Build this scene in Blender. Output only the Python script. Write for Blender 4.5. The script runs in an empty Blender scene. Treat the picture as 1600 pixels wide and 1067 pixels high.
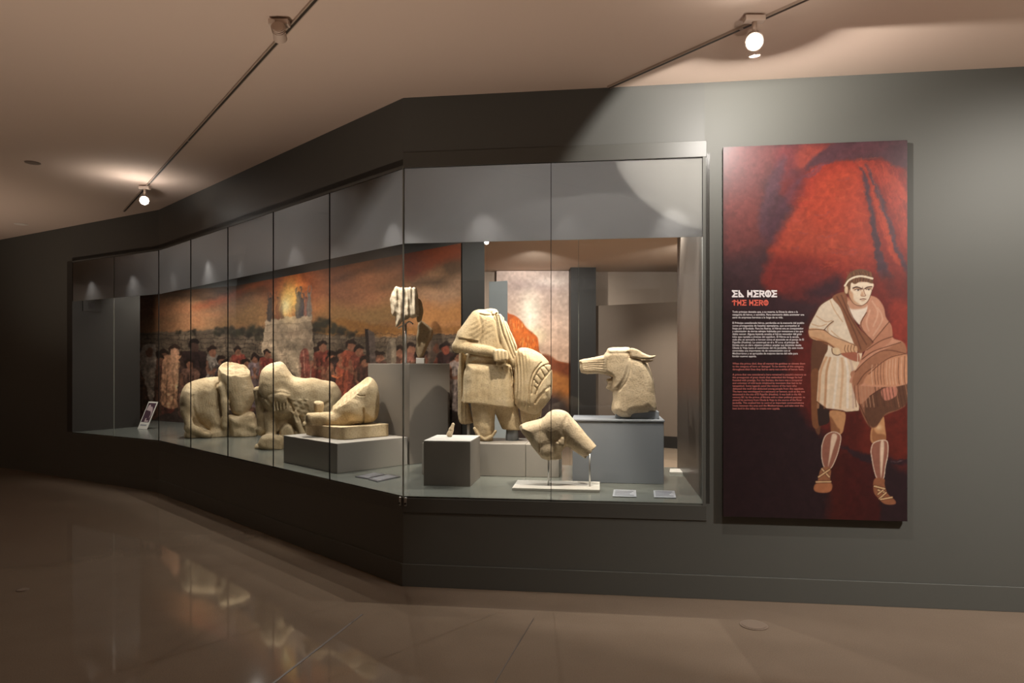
import bpy, bmesh, math, random
import numpy as np
from mathutils import Vector, Matrix

random.seed(7)
rng = np.random.default_rng(7)
D = bpy.data
SC = bpy.context.scene
COL = SC.collection

# ------------------------------------------------------------------ camera, world, exposure
F = 1067.0                 # focal length in pixels of the 1600 px wide frame (24 mm)
CX, HY = 800.0, 568.0      # principal column, horizon row
EYE, CEIL, SHELF = 1.448, 3.18, 0.585
cam_d = D.cameras.new('camera')
cam_d.sensor_width = 36.0
cam_d.lens = 36.0 * F / 1600.0
cam_d.shift_y = (HY - 533.5) / 1600.0
cam_d.clip_start = 0.05
cam = D.objects.new('camera', cam_d)
COL.objects.link(cam)
cam.location = (0, 0, EYE)
cam.rotation_euler = (math.pi / 2, 0, 0)
SC.camera = cam
SC.view_settings.view_transform = 'Standard'
SC.view_settings.look = 'None'
SC.view_settings.gamma = 1.0
SC.view_settings.exposure = 0.0
SC.view_settings.use_curve_mapping = False
SC.cycles.use_denoising = True
SC.cycles.max_bounces = 10
SC.cycles.transparent_max_bounces = 24
SC.cycles.sample_clamp_indirect = 4.0
SC.cycles.caustics_reflective = False
SC.cycles.caustics_refractive = False

W = D.worlds.new('world')
SC.world = W
W.use_nodes = True
W.node_tree.nodes['Background'].inputs[0].default_value = (1.0, 0.66, 0.45, 1)
W.node_tree.nodes['Background'].inputs[1].default_value = 0.045


def srgb(r, g, b):
    f = lambda c: c / 12.92 if c <= 0.04045 else ((c + 0.055) / 1.055) ** 2.4
    return (f(r / 255), f(g / 255), f(b / 255), 1)


def P(px, py, Y):
    return Vector(((px - CX) / F * Y, Y, EYE - (py - HY) / F * Y))


def spot(name, loc, target, power, cone, blend=0.4, size=0.02, col=(1.0, 0.83, 0.62), parent=None):
    l = D.lights.new(name, 'SPOT')
    l.energy, l.spot_size, l.spot_blend, l.shadow_soft_size, l.color = power, math.radians(cone), blend, size, col
    o = D.objects.new(name, l)
    COL.objects.link(o)
    o.location = loc
    d = Vector(target) - Vector(loc)
    o.rotation_euler = d.to_track_quat('-Z', 'Y').to_euler()
    return o


# plan of the show case: W1 (right run), W2 (middle run), W3 (left run)
C12 = Vector((-0.709, 4.453))
C23 = Vector((-3.981, 7.694))
D1 = Vector((0.992, -0.1262)).normalized()          # along W1 to the right
N1 = Vector((0.1262, 0.992)).normalized()           # into the case
D2 = (C12 - C23).normalized()                       # along W2 to the right
N2 = Vector((-D2.y, D2.x))                          # into the case
D3 = Vector((0.863, -0.505)).normalized()           # along W3 to the right
N3 = Vector((0.505, 0.863)).normalized()


def hit(px, pt, d):
    """parameter t where the line pt + t d crosses the sight line of column px"""
    k = (px - CX) / F
    return (k * pt.y - pt.x) / (d.x - k * d.y)


def on(px, pt, d):
    return pt + d * hit(px, pt, d)


OFF2, OFF1 = 1.35, 1.48
B2 = C12 + N2 * OFF2
A = on(757, B2, D2)                                  # inner corner between mural wall and rear glass
K = on(370, B2, D2)                                  # kink of the mural wall
M = K - D3 * 2.45
RF = on(1101, C12, D1)                               # right front end of the case
RB = RF + N1 * ((A - RF).dot(N1))
LF = on(113, C23, D3)                                # left front end
LB = Vector((-5.10, 9.36))
GT, FB = 2.722, 2.232                                # glass top, film bottom


def v3(p, z):
    return Vector((p.x, p.y, z))


# ---- lights: track spots on the ceiling, spots inside the case, added fill spots
warm = (1.0, 0.87, 0.72)
neut = (1.0, 0.94, 0.87)
LAMP_R = Vector((1.20, 3.36, 3.03))
LAMP_L = Vector((-3.55, 6.58, 3.03))
LR0 = Vector((1.22, 3.44, 2.995))
spot('poster_spot', LR0, LR0 + Vector((0.41, 0.79, -0.456)), 92, 143, 0.12, 0.004, neut)
spot('wall_fill', (3.4, 2.3, 3.05), (3.0, 4.0, 1.7), 260, 84, 0.9, 0.05, neut)  # added unseen fill for the right wall
spot('floor_fill', (3.6, 2.2, 3.05), (2.6, 3.0, 0.0), 340, 84, 1.0, 0.05, neut)  # added out of view to brighten the floor at the right
spot('left_spot', LAMP_L + Vector((0, -0.02, -0.06)), (-4.2, 4.0, 0.0), 6, 120, 0.7, 0.03, warm)
# added unseen spots behind the visitor; their floor bounce brightens the ceiling
for x, y, pw in ((-2.5, -1.0, 120), (2.0, -1.2, 150), (4.4, 0.6, 120)):
    spot('bounce_fill', (x, y, 3.05), (x, y - 0.1, 0.0), pw, 96, 0.8, 0.06, (1.0, 0.92, 0.82))
# added unseen low spots beside and behind the visitor brighten the ceiling
for x, y, pw in ((-1.7, 2.2, 150), (1.5, 1.2, 110), (-5.2, 3.4, 65), (-8.8, 5.0, 200), (-6.6, 6.6, 120), (4.6, 1.8, 150)):
    spot('ceiling_fill', (x, y, 0.25), (x + .05, y + .7, 3.18), pw, 104, 1.0, 0.08, (1.0, 0.84, 0.70))
for q, pw in ((LAMP_R + Vector((-.03, -.30, -.16)), 2.2), (LAMP_L + Vector((.06, -.25, -.16)), 6.0)):
    spot('lamp_spill', q, q + Vector((0, .1, 1)), pw, 172, 0.6, 0.03, (1.0, 0.93, 0.86))

# small spots inside the case close behind the frosted film: (column, row of the bright patch, power, run)
front_row = [(140, 437, 8, 3), (205, 428, 9, 3), (268, 420, 3, 2), (322, 404, 15, 2), (372, 405, 3, 2),
             (456, 380, 9, 2), (520, 380, 3, 2), (608, 345, 14, 2), (750, 328, 12, 1), (880, 330, 3, 1), (1046, 318, 18, 1)]
for px, py, pw, w in front_row:
    pt, d, n = {1: (C12, D1, N1), 2: (C23, D2, N2), 3: (C23, D3, N3)}[w]
    p = on(px, pt, d)
    z = EYE - (py - HY) / F * p.y
    spot('case_spot', v3(p + n * 0.10 - d * .02, z + 0.11), v3(p + n * 0.20 + d * .12, z - .6), pw * 2.6, 86, 1.0, 0.012, neut)
# key spots over the sculptures: (column, depth, height aimed at, offset of the lamp left and forward, power, cone)
for px, Y, zt, dl, df, pw, cone in ((345, 8.1, 1.1, .40, .02, 38, 50), (462, 7.1, 1.0, .30, .05, 48, 50), (540, 5.95, 1.0, .30, .05, 62, 44),
                                    (634, 6.02, 1.72, .50, .40, 19, 30), (785, 5.47, 1.3, -.25, .70, 75, 52), (870, 4.80, .90, -.10, .38, 74, 40),
                                    (970, 5.05, 1.3, -.10, .50, 62, 44)):
    k = (px - CX) / F * Y
    spot('key_spot', (k - dl, Y - df, 2.66), (k, Y, zt), pw * 1.9, cone, 0.6, 0.015, warm)
# fill spots added inside the case to brighten the mural
for t, pw in ((.4, 42), (1.7, 26), (3.0, 34), (4.3, 40), (5.6, 30)):
    p = A - D2 * t
    spot('mural_fill', v3(p - N2 * 0.90, 2.64), v3(p, 1.05), pw * 1.55, 138, 1.0, 0.03, neut)
spot('mural_fill', (-4.95, 8.85, 2.62), (-4.75, 9.95, 1.1), 34, 130, 1.0, .03, neut)
# back row inside the case, shining towards the visitors
for t, w, pw in ((0.55, 1, 100), (1.5, 1, 85), (0.9, 2, 50), (2.4, 2, 40), (3.65, 2, 36)):
    p = (A + D1 * t) - N1 * 0.30 if w == 1 else (A - D2 * t) - N2 * 0.34
    n = N1 if w == 1 else N2
    spot('case_back_spot', v3(p, 2.64), v3(p - n * 1.5, 0.9), pw, 136, 0.25, 0.012, neut)
# spots added to brighten the room behind the rear glass
spot('rear_room_fill', (-.5, 7.4, 3.0), (-.2, 9.6, 1.9), 130, 70, .9, .05, neut)
spot('rear_room_fill', (0.3, 9.9, 3.0), (0.5, 12.8, 1.9), 420, 75, 0.8, 0.05, neut)
spot('rear_room_fill', (2.6, 9.4, 3.0), (3.0, 12.8, 1.3), 170, 110, 0.9, 0.05, neut)
for x, y, pw in ((1.0, 8.2, 1000), (3.6, 8.5, 900), (2.2, 10.6, 620)):
    spot('rear_room_fill', (x, y, 3.0), (x, y + .2, 0.0), pw, 110, 0.9, 0.05, (1.0, 0.92, 0.82))


# ------------------------------------------------------------------ helpers
def tag(o, label=None, cat=None, group=None, kind=None):
    if label: o['label'] = label
    if cat: o['category'] = cat
    if group: o['group'] = group
    if kind: o['kind'] = kind
    return o


def link(name, me, mat, parent=None, smooth=False):
    o = D.objects.new(name, me)
    COL.objects.link(o)
    if mat: me.materials.append(mat)
    if parent:
        o.parent = parent
        o.matrix_parent_inverse = Matrix.Identity(4)
        o.location = -Vector(parent.location)
        if parent.rotation_euler.z:
            o.matrix_parent_inverse = parent.matrix_basis.inverted()
            o.location = (0, 0, 0)
    if smooth:
        me.polygons.foreach_set('use_smooth', [True] * len(me.polygons))
    return o


def empty(name, loc):
    o = D.objects.new(name, None)
    COL.objects.link(o)
    o.empty_display_size = 0.1
    o.location = loc
    return o


def rebase(o, base):
    """move the origin of a mesh whose vertices are in world space to base"""
    o.data.transform(Matrix.Translation(-Vector(base)))
    o.location = Vector(base)
    return o


class MB:
    """collects world space solids into one mesh"""
    def __init__(self):
        self.bm = bmesh.new()

    def prism(self, pts, z0, z1, bev=0.0):
        """pts: plan polygon"""
        n = len(pts)
        a = [self.bm.verts.new((p[0], p[1], z0)) for p in pts]
        b = [self.bm.verts.new((p[0], p[1], z1)) for p in pts]
        fs = [self.bm.faces.new(a[::-1]), self.bm.faces.new(b)]
        for i in range(n):
            fs.append(self.bm.faces.new((a[i], a[(i + 1) % n], b[(i + 1) % n], b[i])))
        bmesh.ops.recalc_face_normals(self.bm, faces=fs)
        if bev > 0:
            es = list({e for f in fs for e in f.edges})
            bmesh.ops.bevel(self.bm, geom=es, offset=bev, segments=2, profile=0.5, affect='EDGES')
        return self

    def slab(self, p, q, n, t0, t1, z0, z1, bev=0.0):
        """upright slab along p-q, from offset t0 to t1 along n"""
        return self.prism([p + n * t0, q + n * t0, q + n * t1, p + n * t1], z0, z1, bev)

    def tube(self, a, b, r0, r1=None, seg=16, cap=True):
        a, b = Vector(a), Vector(b)
        r1 = r0 if r1 is None else r1
        d = (b - a)
        q = d.to_track_quat('Z', 'Y').to_matrix().to_4x4()
        m = Matrix.Translation((a + b) / 2) @ q
        bmesh.ops.create_cone(self.bm, cap_ends=cap, segments=seg, radius1=r0, radius2=r1, depth=d.length, matrix=m)
        return self

    def ball(self, c, r, seg=16):
        bmesh.ops.create_uvsphere(self.bm, u_segments=seg, v_segments=seg // 2, radius=r, matrix=Matrix.Translation(c))
        return self

    def build(self, name, mat, parent=None, smooth=False, base=None):
        me = D.meshes.new(name)
        self.bm.to_mesh(me)
        self.bm.free()
        o = link(name, me, mat, parent, smooth)
        if base is not None:
            rebase(o, base)
        return o


def mesh_np(name, verts, quads):
    me = D.meshes.new(name)
    nv, nq = len(verts), len(quads)
    me.vertices.add(nv)
    me.vertices.foreach_set('co', np.asarray(verts, np.float32).ravel())
    me.loops.add(nq * 4)
    me.loops.foreach_set('vertex_index', np.asarray(quads, np.int32).ravel())
    me.polygons.add(nq)
    me.polygons.foreach_set('loop_start', np.arange(0, nq * 4, 4, dtype=np.int32))
    me.update(calc_edges=True)
    me.validate()
    return me


# ------------------------------------------------------------------ materials
def mat_base(name):
    m = D.materials.new(name)
    m.use_nodes = True
    nt = m.node_tree
    return m, nt, nt.nodes['Principled BSDF']


def N(nt, t, **kw):
    n = nt.nodes.new(t)
    for k, v in kw.items():
        setattr(n, k, v)
    return n


def paint(name, col, rough=0.6, spec=0.4, var=0.06, scale=3.0, bump=0.02, bscale=120.0, metal=0.0, coat=0.0):
    m, nt, b = mat_base(name)
    tc = N(nt, 'ShaderNodeTexCoord')
    no = N(nt, 'ShaderNodeTexNoise')
    no.inputs['Scale'].default_value = scale
    no.inputs['Detail'].default_value = 6
    nt.links.new(tc.outputs['Object'], no.inputs['Vector'])
    mx = N(nt, 'ShaderNodeMix', data_type='RGBA')
    mx.inputs['A'].default_value = tuple(c * (1 - var) for c in col[:3]) + (1,)
    mx.inputs['B'].default_value = tuple(min(1, c * (1 + var)) for c in col[:3]) + (1,)
    nt.links.new(no.outputs['Fac'], mx.inputs['Factor'])
    nt.links.new(mx.outputs['Result'], b.inputs['Base Color'])
    b.inputs['Roughness'].default_value = rough
    b.inputs['Specular IOR Level'].default_value = spec
    b.inputs['Metallic'].default_value = metal
    b.inputs['Coat Weight'].default_value = coat
    if bump:
        n2 = N(nt, 'ShaderNodeTexNoise')
        n2.inputs['Scale'].default_value = bscale
        nt.links.new(tc.outputs['Object'], n2.inputs['Vector'])
        bp = N(nt, 'ShaderNodeBump')
        bp.inputs['Strength'].default_value = bump
        bp.inputs['Distance'].default_value = 0.01
        nt.links.new(n2.outputs['Fac'], bp.inputs['Height'])
        nt.links.new(bp.outputs['Normal'], b.inputs['Normal'])
    return m


def stone(name, c0, c1, c2):
    m, nt, b = mat_base(name)
    tc = N(nt, 'ShaderNodeTexCoord')
    n1 = N(nt, 'ShaderNodeTexNoise')
    n1.inputs['Scale'].default_value = 7.0
    n1.inputs['Detail'].default_value = 8
    n1.inputs['Roughness'].default_value = 0.62
    nt.links.new(tc.outputs['Object'], n1.inputs['Vector'])
    cr = N(nt, 'ShaderNodeValToRGB')
    e = cr.color_ramp.elements
    e[0].position, e[0].color = 0.30, c0
    e[1].position, e[1].color = 0.72, c2
    x = e.new(0.5); x.color = c1
    nt.links.new(n1.outputs['Fac'], cr.inputs['Fac'])
    n2 = N(nt, 'ShaderNodeTexNoise')
    n2.inputs['Scale'].default_value = 90.0
    n2.inputs['Detail'].default_value = 5
    nt.links.new(tc.outputs['Object'], n2.inputs['Vector'])
    sp = N(nt, 'ShaderNodeMapRange')
    sp.inputs['From Min'].default_value, sp.inputs['From Max'].default_value = 0.28, 0.5
    sp.inputs['To Min'].default_value, sp.inputs['To Max'].default_value = 0.72, 1.0
    nt.links.new(n2.outputs['Fac'], sp.inputs['Value'])
    mx = N(nt, 'ShaderNodeMix', data_type='RGBA', blend_type='MULTIPLY')
    mx.inputs['Factor'].default_value = 1.0
    nt.links.new(cr.outputs['Color'], mx.inputs['A'])
    nt.links.new(sp.outputs['Result'], mx.inputs['B'])
    nt.links.new(mx.outputs['Result'], b.inputs['Base Color'])
    b.inputs['Roughness'].default_value = 0.88
    b.inputs['Specular IOR Level'].default_value = 0.2
    bp = N(nt, 'ShaderNodeBump')
    bp.inputs['Strength'].default_value = 0.35
    bp.inputs['Distance'].default_value = 0.006
    nt.links.new(n2.outputs['Fac'], bp.inputs['Height'])
    nt.links.new(bp.outputs['Normal'], b.inputs['Normal'])
    return m


def printed(name, rough=0.5, spec=0.3, gain=1.0):
    m, nt, b = mat_base(name)
    at = N(nt, 'ShaderNodeVertexColor', layer_name='print')
    mx = N(nt, 'ShaderNodeMix', data_type='RGBA', blend_type='MULTIPLY')
    mx.inputs['Factor'].default_value = 1.0
    mx.inputs['B'].default_value = (gain, gain, gain, 1)
    nt.links.new(at.outputs['Color'], mx.inputs['A'])
    nt.links.new(mx.outputs['Result'], b.inputs['Base Color'])
    b.inputs['Roughness'].default_value = rough
    b.inputs['Specular IOR Level'].default_value = spec
    return m


def emitter(name, col, s):
    m = D.materials.new(name)
    m.use_nodes = True
    nt = m.node_tree
    nt.nodes.clear()
    e = N(nt, 'ShaderNodeEmission')
    e.inputs[0].default_value, e.inputs[1].default_value = col, s
    o = N(nt, 'ShaderNodeOutputMaterial')
    nt.links.new(e.outputs[0], o.inputs[0])
    return m


def glass_mat(name, tint=(0.93, 0.955, 0.94, 1), refl=1.0, ior=1.45):
    m = D.materials.new(name)
    m.use_nodes = True
    nt = m.node_tree
    nt.nodes.clear()
    tr = N(nt, 'ShaderNodeBsdfTransparent'); tr.inputs[0].default_value = tint
    gl = N(nt, 'ShaderNodeBsdfGlossy'); gl.inputs['Roughness'].default_value = 0.0
    fr = N(nt, 'ShaderNodeFresnel'); fr.inputs['IOR'].default_value = ior
    mu = N(nt, 'ShaderNodeMath', operation='MULTIPLY'); mu.inputs[1].default_value = refl
    nt.links.new(fr.outputs[0], mu.inputs[0])
    mx = N(nt, 'ShaderNodeMixShader')
    o = N(nt, 'ShaderNodeOutputMaterial')
    nt.links.new(mu.outputs[0], mx.inputs[0])
    nt.links.new(tr.outputs[0], mx.inputs[1])
    nt.links.new(gl.outputs[0], mx.inputs[2])
    nt.links.new(mx.outputs[0], o.inputs[0])
    return m


def film_mat(name):
    m = D.materials.new(name)
    m.use_nodes = True
    nt = m.node_tree
    nt.nodes.clear()
    df = N(nt, 'ShaderNodeBsdfDiffuse'); df.inputs[0].default_value = (0.40, 0.37, 0.35, 1)
    tl = N(nt, 'ShaderNodeBsdfTranslucent'); tl.inputs[0].default_value = (0.50, 0.495, 0.50, 1)
    mx = N(nt, 'ShaderNodeMixShader'); mx.inputs[0].default_value = 0.5
    o = N(nt, 'ShaderNodeOutputMaterial')
    nt.links.new(df.outputs[0], mx.inputs[1])
    nt.links.new(tl.outputs[0], mx.inputs[2])
    nt.links.new(mx.outputs[0], o.inputs[0])
    return m


def floor_mat():
    m, nt, b = mat_base('polished_concrete')
    tc = N(nt, 'ShaderNodeTexCoord')
    n1 = N(nt, 'ShaderNodeTexNoise')
    n1.inputs['Scale'].default_value = 1.1; n1.inputs['Detail'].default_value = 9; n1.inputs['Roughness'].default_value = 0.6
    nt.links.new(tc.outputs['Object'], n1.inputs['Vector'])
    cr = N(nt, 'ShaderNodeValToRGB')
    e = cr.color_ramp.elements
    e[0].position, e[0].color = 0.3, (0.165, 0.120, 0.086, 1)
    e[1].position, e[1].color = 0.75, (0.205, 0.152, 0.112, 1)
    nt.links.new(n1.outputs['Fac'], cr.inputs['Fac'])
    n2 = N(nt, 'ShaderNodeTexNoise')
    n2.inputs['Scale'].default_value = 160.0; n2.inputs['Detail'].default_value = 3
    nt.links.new(tc.outputs['Object'], n2.inputs['Vector'])
    mp = N(nt, 'ShaderNodeMapRange')
    mp.inputs['From Min'].default_value, mp.inputs['From Max'].default_value = 0.3, 0.6
    mp.inputs['To Min'].default_value, mp.inputs['To Max'].default_value = 0.88, 1.04
    nt.links.new(n2.outputs['Fac'], mp.inputs['Value'])
    mx = N(nt, 'ShaderNodeMix', data_type='RGBA', blend_type='MULTIPLY')
    mx.inputs['Factor'].default_value = 1.0
    nt.links.new(cr.outputs['Color'], mx.inputs['A'])
    nt.links.new(mp.outputs['Result'], mx.inputs['B'])
    nt.links.new(mx.outputs['Result'], b.inputs['Base Color'])
    mr = N(nt, 'ShaderNodeMapRange')
    mr.inputs['To Min'].default_value, mr.inputs['To Max'].default_value = 0.035, 0.075
    nt.links.new(n1.outputs['Fac'], mr.inputs['Value'])
    nt.links.new(mr.outputs['Result'], b.inputs['Roughness'])
    b.inputs['Specular IOR Level'].default_value = 0.5
    return m


M_floor = floor_mat()
M_ceil = paint('ceiling_paint', (0.64, 0.50, 0.41, 1), 0.9, 0.1, 0.03, 0.6, 0.0)
M_wall = paint('grey_green_wall_paint', (0.098, 0.098, 0.088, 1), 0.55, 0.22, 0.05, 1.3, 0.02, 200)
M_fascia = paint('grey_fascia_paint', (0.090, 0.090, 0.083, 1), 0.5, 0.25, 0.05, 1.3, 0.02, 200)
M_frame = paint('dark_grey_frame_metal', (0.075, 0.074, 0.066, 1), 0.45, 0.4, 0.03, 2.0, 0.0)
M_shelf = paint('grey_green_shelf_board', (0.135, 0.142, 0.125, 1), 0.2, 0.45, 0.03, 2.0, 0.0)
M_back = paint('dark_back_wall', (0.032, 0.030, 0.027, 1), 0.5, 0.4, 0.05, 2.0, 0.0)
M_side = paint('brown_side_panel', (0.062, 0.052, 0.044, 1), 0.3, 0.4, 0.04, 2.0, 0.0)
M_glass = glass_mat('case_glass')
M_glass_rear = glass_mat('rear_glass', (0.90, 0.91, 0.90, 1), 0.8)
M_edge = paint('polished_glass_edge', (0.22, 0.235, 0.21, 1), 0.25, 0.6, 0.02, 5, 0.0)
M_jointd = paint('dark_silicone_joint', (0.018, 0.016, 0.014, 1), 0.7, 0.1, 0.02, 5, 0.0)
M_film = film_mat('frosted_film')
M_ped = paint('grey_pedestal_paint', (0.30, 0.275, 0.245, 1), 0.6, 0.3, 0.03, 2.0, 0.0)
M_pedd = paint('taupe_pedestal_paint', (0.185, 0.162, 0.138, 1), 0.6, 0.3, 0.03, 2.0, 0.0)
M_pedb = paint('blue_grey_pedestal_paint', (0.235, 0.255, 0.285, 1), 0.35, 0.4, 0.03, 2.0, 0.0)
M_white = paint('white_plate_paint', (0.62, 0.59, 0.54, 1), 0.5, 0.3, 0.03, 2.0, 0.0)
M_steel = paint('brushed_steel', (0.55, 0.54, 0.52, 1), 0.3, 0.5, 0.03, 9.0, 0.0, metal=0.9)
M_stone = stone('sandy_limestone', (0.43, 0.32, 0.185, 1), (0.56, 0.435, 0.27, 1), (0.66, 0.53, 0.35, 1))
M_stonep = stone('pale_limestone', (0.50, 0.385, 0.25, 1), (0.62, 0.49, 0.335, 1), (0.70, 0.57, 0.405, 1))
M_stonew = stone('cream_limestone', (0.42, 0.335, 0.235, 1), (0.49, 0.40, 0.29, 1), (0.54, 0.45, 0.34, 1))
M_stoneb = stone('shaded_brown_limestone', (0.30, 0.215, 0.13, 1), (0.38, 0.28, 0.17, 1), (0.46, 0.35, 0.22, 1))  # brown stone tone, darkened to carry the shade on its pieces
M_black = paint('black_plastic', (0.02, 0.018, 0.016, 1), 0.4, 0.4, 0.02, 5, 0.0)
M_track = paint('dark_track_slot', (0.045, 0.032, 0.024, 1), 0.5, 0.3, 0.02, 5, 0.0)
M_trackw = paint('ceiling_coloured_track', (0.42, 0.32, 0.25, 1), 0.5, 0.3, 0.02, 5, 0.0)
M_lampw = paint('cream_lamp_housing', (0.55, 0.43, 0.35, 1), 0.45, 0.4, 0.02, 5, 0.0)
M_joint = paint('floor_joint_filler', (0.085, 0.06, 0.045, 1), 0.4, 0.3, 0.03, 9, 0.0)
M_cap = paint('floor_cap_metal', (0.20, 0.15, 0.115, 1), 0.3, 0.5, 0.05, 9, 0.0)
M_labelw = paint('pale_label_plate', (0.36, 0.37, 0.40, 1), 0.35, 0.4, 0.02, 5, 0.0)
M_labeld = paint('dark_label_plate', (0.10, 0.095, 0.105, 1), 0.3, 0.5, 0.02, 5, 0.0)
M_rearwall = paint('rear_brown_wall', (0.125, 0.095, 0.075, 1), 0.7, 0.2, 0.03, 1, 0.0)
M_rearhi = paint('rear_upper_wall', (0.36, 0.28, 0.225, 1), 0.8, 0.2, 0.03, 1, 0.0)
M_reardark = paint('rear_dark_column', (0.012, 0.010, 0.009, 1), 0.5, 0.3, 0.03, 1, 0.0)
M_lens = emitter('lit_lens', (1.0, 0.95, 0.88, 1), 60)
M_led = emitter('small_led', (1.0, 0.92, 0.6, 1), 2.0)

# ------------------------------------------------------------------ room shell
def flat(name, x0, x1, y0, y1, z, m, t):
    MB().prism([(x0, y0), (x1, y0), (x1, y1), (x0, y1)], z, z + t).build(name, m)
    return tag(D.objects[name], kind='structure')


flat('floor', -13, 8, -5, 16, -0.2, M_floor, 0.2)
flat('ceiling', -13, 8, -5, 16, CEIL, M_ceil, 0.2)


def struct(name, mb, m, parent=None):
    o = mb.build(name, m, parent)
    if parent is None:
        tag(o, kind='structure')
    return o


R_END = C12 + D1 * 6.2
L_END = C23 - D3 * 6.5
struct('wall_right', MB().slab(RF, R_END, N1, 0, 0.25, 0, CEIL), M_wall)
struct('wall_left', MB().slab(L_END, LF, N3, 0, 0.25, 0, CEIL), M_wall)
# base of the show case under the glass, three mitred runs
def ring(p, q, r, s):
    return [p, q, r, s]
BASE_Z = SHELF - 0.022
i12 = C12 + (N1 + N2).normalized() * 0.25 / math.cos(math.acos(min(1, N1.dot(N2))) / 2)
i23 = C23 + (N2 + N3).normalized() * 0.25 / math.cos(math.acos(min(1, N2.dot(N3))) / 2)
mb = MB()
mb.prism([C12, RF, RF + N1 * .25, i12], 0, BASE_Z)
mb.prism([C23, C12, i12, i23], 0, BASE_Z)
mb.prism([LF, C23, i23, LF + N3 * .25], 0, BASE_Z)
struct('wall_front_base', mb, M_wall)
mb = MB()
mb.prism([C12, RF, RF + N1 * .12, C12 + (i12 - C12) * .48], GT, CEIL)
mb.prism([C23, C12, C12 + (i12 - C12) * .48, C23 + (i23 - C23) * .48], GT, CEIL)
mb.prism([LF, C23, C23 + (i23 - C23) * .48, LF + N3 * .12], GT, CEIL)
struct('wall_front_fascia', mb, M_fascia)
# baseboards: proud by 12 mm
def bb(name, p, q, n, e0=0.0, e1=0.0):
    d = (q - p).normalized()
    struct(name, MB().slab(p - d * e0, q + d * e1, n, -0.012, 0.0, 0.0, 0.145, 0.002), M_wall)
bb('baseboard_right', C12, R_END, N1)
bb('baseboard_middle', C23, C12, N2, 0, 0.008)
bb('baseboard_left', L_END, C23, N3)
# shelf board and roof of the case
outline = [RF, RB, A + N1 * 0.0, A, K, M, LB + Vector((-.3, .3)), LF, C23, C12]
outline = [RF, RB, A, K, M, LB - N3 * 0.0 + Vector((-0.05, 0.05)), LF, C23, C12]
struct('trim_1', MB().prism(outline, SHELF - 0.02, SHELF), M_shelf)
D.objects['trim_1']['label'] = 'grey green shelf board forming the floor of the show case'
struct('trim_2', MB().prism(outline, GT + 0.02, GT + 0.06), M_back)
D.objects['trim_2']['label'] = 'dark roof board of the show case'
# walls of the case: mural wall, end walls
mb = MB()
mb.prism([A, A + N2 * .12 - D2 * .135, K + N2 * .12, K], SHELF, CEIL)
mb.prism([K, K + N3 * .12, M + N3 * .12, M], SHELF, CEIL)
struct('wall_back', mb, M_back)
struct('wall_case_left', MB().prism([LF, LB, LB + Vector((-.1, .05)), LF + Vector((-.1, .05))], SHELF, GT + 0.02), M_back)
struct('wall_case_right', MB().prism([RF, RB, RB + D1 * .03, RF + D1 * .03], SHELF, GT + 0.02), M_side)
# lower skirt behind, so the rear room does not look under the shelf
struct('wall_rear_base', MB().prism([A, RB, RB - N1 * .05, A - N1 * .05], 0, SHELF - 0.02), M_back)

# frame rails of the glazing, each run a trim
def rail(k, p, q, n, z0, z1, out, lab, ext=0.0):
    d = (q - p).normalized()
    o = struct('trim_%d' % k, MB().slab(p, q + d * ext, n, -out, 0.02, z0, z1, 0.002), M_frame)
    o['label'] = lab
rail(3, C12, RF, N1, GT + 0.0, GT + 0.10, 0.006, 'upper dark frame rail of the right glazing', 0.012)
rail(4, C12, RF, N1, SHELF - 0.105, SHELF - 0.012, 0.006, 'lower dark frame rail of the right glazing', 0.012)
rail(5, C23, C12, N2, SHELF - 0.105, SHELF - 0.012, 0.002, 'lower dark frame rail of the middle glazing')
o = struct('trim_6', MB().slab(RF - D1 * .012, RF + D1 * .006, N1, -0.006, 0.03, SHELF - 0.012, GT), M_wall)
o['label'] = 'upright grey frame post at the right end of the glazing'

# ------------------------------------------------------------------ glazing: each pane a window with its film strip
win = 1
def pane(pt, d, n, xa, xb, mat, film=True, z0=SHELF - 0.012, z1=GT, jm=None, end_only=False):
    global win
    p, q = on(xa, pt, d), on(xb, pt, d)
    w = d.copy()
    base = v3((p + q) / 2, z0)
    root = empty('window_%d' % win, base)
    tag(root, kind='structure')
    win += 1
    # single glass sheet of real thickness is two faces; keep one sheet for clear shadows
    me = D.meshes.new('pane')
    a, b = p + w * 0.003, q - w * 0.003
    me.from_pydata([v3(a, z0), v3(b, z0), v3(b, z1), v3(a, z1)], [], [(0, 1, 2, 3)])
    link('pane', me, mat, root)
    if jm is not None:
        jw = .0032 if abs(xb - 630) < 1 else .0019
        MB().slab(q - w * jw, q + w * jw, n, -0.004, 0.005, z0, z1).build('glass_edge', jm, root)
    if film:
        MB().slab(p, q, n, 0.010, 0.0115, FB, z1).build('frosted_film', M_film, root)
    return root


xs1 = [630, 861, 1099]
xs2 = [248, 298, 356, 427, 515, 630]
xs3 = [113, 178, 248]
for xs, pt, d, n in ((xs3, C23, D3, N3), (xs2, C23, D2, N2), (xs1, C12, D1, N1)):
    for i in range(len(xs) - 1):
        jm = M_edge if (xs[i + 1] in (178, 630)) else (M_jointd if xs[i + 1] != 1099 else None)
        if xs[i + 1] == 248: jm = M_jointd
        pane(pt, d, n, xs[i], xs[i + 1], M_glass, True, jm=jm)
xs = [758.5, 904, 1071]
for i in range(2):
    pane(A, D1, N1, xs[i], xs[i + 1], M_glass_rear, False, SHELF, GT + 0.02, jm=M_edge if i == 0 else None)

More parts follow.
